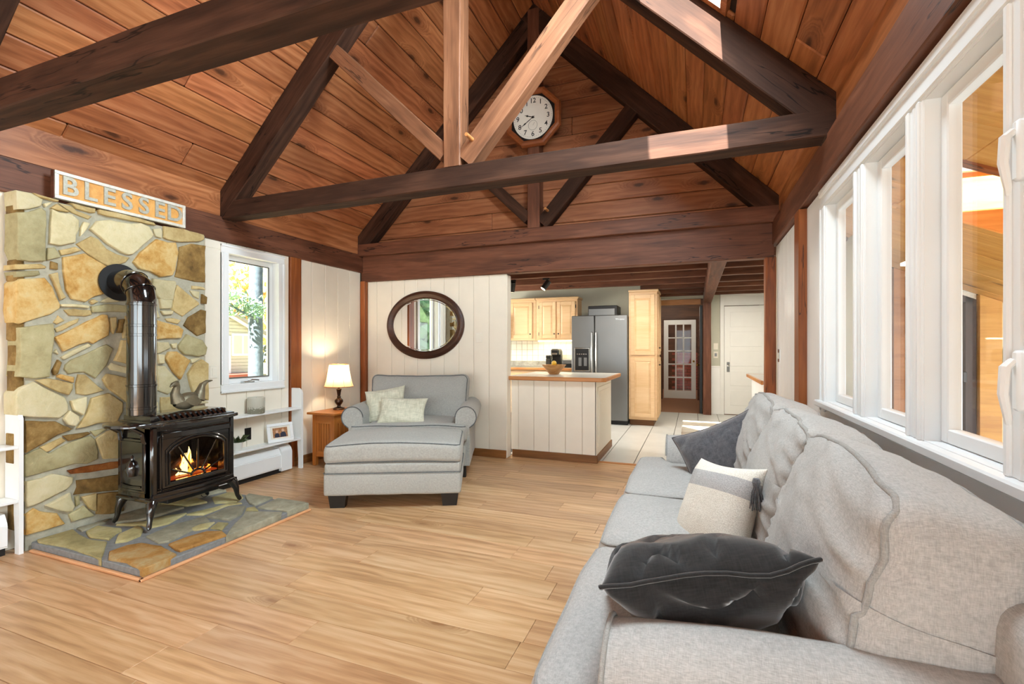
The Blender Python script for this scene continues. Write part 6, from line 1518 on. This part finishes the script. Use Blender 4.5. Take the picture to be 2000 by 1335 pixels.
board('edge_trim', Vector((hx0 - .05, hy0 - .02, zc_(hx0 - .05) - .006)), ey, nz, 1.05, .05, .03, M['post'], pw_)
# outer porch wall with low glazing, and gable ends
struct(MB().box(3.78, -1.6, 0, 3.9, 9.4, .1).box(3.78, -1.6, 1.15, 3.9, 9.4, 1.25).box(3.78, 5.3, 0, 3.9, 9.4, 1.25).build('wall_porch', M['white']), 'outer porch wall with low glazing', 'wall')
struct(MB().prism([(.80, 0), (3.9, 0), (3.9, zc_(3.9)), (.80, zc_(.80))], 'y', -1.7, -1.6).build('wall_porch_end', M['palewall']), 'near end wall of the porch', 'wall')
struct(MB().prism([(1.45, 0), (3.9, 0), (3.9, zc_(3.9)), (1.45, zc_(1.45))], 'y', 9.3, 9.4).build('wall_porch_far', M['greywall']), 'grey wall at the far end of the porch', 'wall')
# partition at the end of the porch: opening with a worn dark sloping-head frame and a pine post
PYy = 5.78
def slopebox(mb, x0, x1, drop0, drop1, y0, y1):
    mb.add([(x0, y0, zc_(x0) - drop1), (x1, y0, zc_(x1) - drop1), (x1, y1, zc_(x1) - drop1), (x0, y1, zc_(x0) - drop1), (x0, y0, zc_(x0) - drop0), (x1, y0, zc_(x1) - drop0), (x1, y1, zc_(x1) - drop0), (x0, y1, zc_(x0) - drop0)], [(0, 1, 2, 3), (4, 5, 6, 7), (0, 1, 5, 4), (1, 2, 6, 5), (2, 3, 7, 6), (3, 0, 4, 7)])
pd = struct(empty('door_4', (2.0, PYy, 0)), 'worn dark sloping-head door frame at the end of the porch', 'door')
mb = MB(); slopebox(mb, 1.95, 2.50, .0, .05, PYy, PYy + .08); mb.build('head_trim', M['galv'], pd)
mb = MB(); slopebox(mb, 1.95, 2.48, .05, .11, PYy, PYy + .08); mb.build('head', M['darkrust'], pd)
MB().prism([(2.42, 0), (2.50, 0), (2.50, zc_(2.5) - .05), (2.42, zc_(2.42) - .05)], 'y', PYy, PYy + .09).build('jamb', M['darkrust'], pd)
MB().box(2.39, PYy - .03, .92, 2.42, PYy + .0, 1.02, .004).build('latch', M['black'], pd)
MB().prism([(2.19, 0), (2.34, 0), (2.34, zc_(2.34) - .16), (2.19, zc_(2.19) - .16)], 'y', PYy + .25, PYy + .30).build('pale_panel', M['greywall'], pd)
MB().prism([(1.86, 0), (1.95, 0), (1.95, zc_(1.95)), (1.86, zc_(1.86))], 'y', PYy, PYy + .09).build('jamb', M['edge'], pd)
tag(MB().prism([(2.51, 0), (2.67, 0), (2.67, zc_(2.67) - .004), (2.51, zc_(2.51) - .004)], 'y', PYy - .04, PYy + .10).build('timber_post', M['yellowpine']), 'yellow pine post at the end of the porch', 'timber')
struct(MB().prism([(2.67, 0), (3.9, 0), (3.9, zc_(3.9)), (2.67, zc_(2.67))], 'y', PYy, PYy + .08).build('wall_porch_partition', M['palewall']), 'pale yellow partition beside the pine post', 'wall')
struct(MB().prism([(1.45, 0), (1.72, 0), (1.72, zc_(1.72)), (1.45, zc_(1.45))], 'y', PYy, PYy + .08).build('wall_porch_stub', M['greywall']), 'grey stub wall at the house end of the porch partition', 'wall')
ar = thing('canvas_painting', 'blue canvas hanging on the pale porch wall by the pine post', 'painting', (2.8, PYy - .02, .95))
MB().box(2.70, PYy - .03, .90, 3.1, PYy - .001, 1.24, .004).build('canvas', M['blueart'], ar)
MB().box(2.698, PYy - .032, 1.13, 3.102, PYy - .003, 1.24, .002).build('pale_band', plain('pale_blue_band', c(140, 206, 226), .7), ar)
# windsor rocker seen through the middle window
def rocker(x, y):
    t = thing('rocking_chair', 'brown wooden spindle-back rocking chair in the porch', 'chair', (x, y, 0), R(-20))
    W = M['chairwood']
    v, f = rbox(.24, .22, .022, .02, (8, 8, 1), 3, lambda p: p + Vector((0, 0, .45 - .02 * (1 - (p.x / .24) ** 2)))); MB().add(v, f).build('seat', W, t, 60, local=True)
    hoop = [(-.22 * math.cos(R(a)), .20 + .10 * math.sin(R(a)), .47 + .66 * math.sin(R(a)) ** .8) for a in range(0, 181, 10)]
    MB().tube(hoop, .014, 8).build('back_hoop', W, t, 60, local=True)
    for k in range(6):
        xx = -.15 + .06 * k; top = .47 + .64 * (1 - (xx / .22) ** 2) ** .5
        MB().tube([(xx, .20, .46), (xx * 1.0, .235, .62), (xx, .26, .80), (xx, .285, .92), (xx, .30, top)], [.008, .016, .020, .008, .007], 6, flat=.45).build('spindle', W, t, 60, local=True)
    for sx in (-1, 1):
        MB().tube([(sx * .25, .22, .72), (sx * .27, .0, .70), (sx * .27, -.22, .68), (sx * .26, -.26, .64)], [.016, .020, .024, .020], 8, flat=.6).build('arm', W, t, 60, local=True)
        for yy in (-.16, .02): MB().tube([(sx * .22, yy, .46), (sx * .265, yy - .02, .69)], .013, 7).build('arm_post', W, t, 60, local=True)
        for yy in (-.17, .17): MB().tube([(sx * .18, yy, .45), (sx * .20, yy * 1.15, .25), (sx * .22, yy * 1.3, .05)], [.014, .020, .014], 8).build('leg', W, t, 60, local=True)
        MB().tube([(sx * .22, yy, .02 + .22 * (yy / .62) ** 2) for yy in [-.42 + .07 * i for i in range(15)]], .018, 8).build('rocker_runner', W, t, 60, local=True)
    MB().tube([(-.2, -.19, .22), (.2, -.19, .22)], .011, 7).build('stretcher', W, t, 60, local=True)
    return t
rocker(2.42, 7.05)
# wall hanging of the further room
wh = thing('wall_hanging', 'grey printed wall hanging seen past the porch door', 'artwork', (2.6, 9.28, 1.2))
MB().box(3.15, 9.27, 1.20, 3.75, 9.298, 1.75, .003).build('cloth', plain('grey_print', c(150, 150, 142), .8, var=.4, scale=30), wh)
cb = thing('sideboard', 'low brown sideboard seen past the porch door', 'sideboard', (3.4, 9.0, 0))
MB().box(3.05, 8.8, .06, 3.75, 9.25, .86, .005).build('body', M['chairwood'], cb); MB().box(3.03, 8.78, .86, 3.77, 9.27, .90, .004).build('top', M['edge'], cb)
for k in range(2): MB().box(3.08 + k * .34, 8.785, .12, 3.39 + k * .34, 8.80, .80, .004).build('door', M['chairwood'], cb)

# ------------------------------------------------------------------ outdoors beyond the left window
struct(MB().box(-60, -30, -.7, -4.3, 60, -.5).build('ground', M['grass']), 'sunlit autumn lawn outside the left window', 'lawn')
def place(u, v, x): return on_x(u, v, x)
hs = thing('house', 'beige clapboard neighbouring house seen through the left window', 'house', (-26, 20, -.5))
HXF = -24.0
q = lambda u, v: on_x(u, v, HXF)
gz = -.5
p_ridge = q(446, 612); p_eave = q(500, 645)
gy0 = p_ridge.y - 5.5; gy1 = q(512, 700).y + 3.0
ev = q(497, 648).z; rg = q(440, 612).z
# gable end faces the window
yr = q(436, 610).y; zr = q(436, 608).z; ye = q(505, 650).y; ze = q(505, 650).z
poly = [(yr - (ye - yr), gz), (ye, gz), (ye, ze), (yr, zr), (yr - (ye - yr), ze)]
MB().prism(poly, 'x', HXF - 8, HXF).build('wall', M['siding'], hs)
ncl = 0; zz = gz + .2
while zz < zr - .2:
    hw2 = (ye - yr) if zz < ze else (ye - yr) * (zr - zz) / (zr - ze)
    MB().box(HXF, yr - hw2 + .02, zz, HXF + .035, yr + hw2 - .02, zz + .16, .0).build('clapboard', M['siding'], hs); zz += .19
for s_ in (-1, 1):
    b0 = Vector((HXF - 4, yr, zr + .05)); e0 = Vector((HXF - 4, yr + s_ * (ye - yr + .35), ze - (zr - ze) / (ye - yr) * .35 + .05))
    beam('roof_slope', b0, e0, 9.0, .14, M['roofing'], hs, wob=0)
    beam('rake_trim', b0 + Vector((4.25, 0, -.08)), e0 + Vector((4.25, 0, -.08)), .12, .28, M['white'], hs, wob=0)
wA = q(455, 655); wB = q(488, 690)
wn = MB().box(HXF, wA.y - .12, wB.z - .12, HXF + .08, wB.y + .12, wA.z + .12).build('window_frame', M['white'], hs)
MB().box(HXF + .06, wA.y, wB.z, HXF + .09, wB.y, wA.z).build('pane', M['greywall'], wn)
MB().box(HXF + .05, (wA.y + wB.y) / 2 - .05, wB.z, HXF + .11, (wA.y + wB.y) / 2 + .05, wA.z).build('mullion', M['white'], wn)
dA = q(441, 655); MB().box(HXF, dA.y - 1.0, gz, HXF + .08, dA.y + .25, dA.z).build('door', M['white'], hs)
MB().box(HXF, dA.y - 1.3, gz, HXF + 1.2, dA.y + 1.2, gz + .35, .02).build('step', M['red'], hs)
def trunk(name, label, u0, u1, x, lean=0.0):
    a = on_x(u0, 700, x); b = on_x(u1, 700, x); r0 = (Vector((a.x, a.y, 0)) - Vector((b.x, b.y, 0))).length / 2 * .9
    t = thing(name, label, 'tree', ((a.x), (a.y + b.y) / 2, -.5)); yy = (a.y + b.y) / 2
    mb = MB(); n = 16
    def fn(u, v):
        an = 2 * math.pi * v; z = -.5 + 9.5 * u; r_ = r0 * (1.06 - .22 * u + .25 * max(0, .05 - u) * 8); r_ *= 1 + .08 * mnoise.noise(Vector((math.cos(an) * 2, math.sin(an) * 2, z * 1.4)))
        return (x + r_ * math.cos(an), yy + lean * z + r_ * math.sin(an), z)
    mb.surf(fn, 40, n, cv=True).build('trunk', M['bark'], t, 60)
    return t, yy, r0
t1, ty_, tr_ = trunk('pine_tree', 'tall blue-grey pine trunk outside the left window', 487, 511, -9.6, .004)
def blob(mb, c0, r, n, rr, sx=1, sy=1, sz=1):
    for i in range(n):
        d = Vector((rr.gauss(0, 1) * sx, rr.gauss(0, 1) * sy, rr.gauss(0, 1) * sz)) * r * .5 + Vector(c0)
        s = r * rr.uniform(.05, .12); a = Vector((rr.uniform(-1, 1), rr.uniform(-1, 1), rr.uniform(-1, 1))) * s * 1.6; b = Vector((rr.uniform(-1, 1), rr.uniform(-1, 1), rr.uniform(-1, 1))) * s
        mb.add([d - a, d - b, d + a, d + b], [(0, 1, 2, 3)])
rr = random.Random(9)
mb = MB()
for (u, v) in ((455, 590), (470, 600), (495, 602), (508, 605), (448, 575)):
    p = on_x(u, v, -9.3); blob(mb, p, .42, 110, rr, 1, 1.2, .5)
nb = mb.build('needles', M['foliage_g'], t1, fix=False); tag(nb, kind='stuff')
MB().tube([(-9.5, ty_, 1.9), (-9.3, ty_ - .5, 2.0), (-9.3, ty_ - 1.1, 2.25)], [.04, .03, .01], 7).build('branch', M['bark'], t1)
def crown(name, label, u, v, x, r, mat, n=900):
    p = on_x(u, v, x); t = thing(name, label, 'tree', (p.x, p.y, -.5))
    m_ = MB(); blob(m_, p, r, n, rr); tag(m_.build('foliage', mat, t, fix=False), kind='stuff')
    MB().tube([(p.x, p.y, -.5), (p.x, p.y, p.z * .5), (p.x + .2, p.y, p.z)], [r * .09, r * .07, r * .03], 8).build('trunk', M['bark'], t)
crown('autumn_tree', 'yellow autumn tree left of the pine trunk', 470, 545, -42, 3.6, M['foliage_y'], 260)
crown('autumn_tree', 'tan autumn tree behind the neighbouring house roof', 475, 585, -33, 2.4, M['foliage_t'], 900)
crown('autumn_tree', 'yellow autumn tree behind the right side of the trunk', 520, 640, -50, 4.2, M['foliage_y'], 700)
p = Vector((-16, -14, 2.2)); gt = thing('green_tree', 'green leafy tree on the lawn seen only in the oval mirror', 'tree', (p.x, p.y, -.5))
m_ = MB(); blob(m_, p, 4.5, 1600, rr); tag(m_.build('foliage', M['foliage_g'], gt, fix=False), kind='stuff'); MB().tube([(p.x, p.y, -.5), (p.x, p.y, 2.5)], .2, 8).build('trunk', M['bark'], gt)
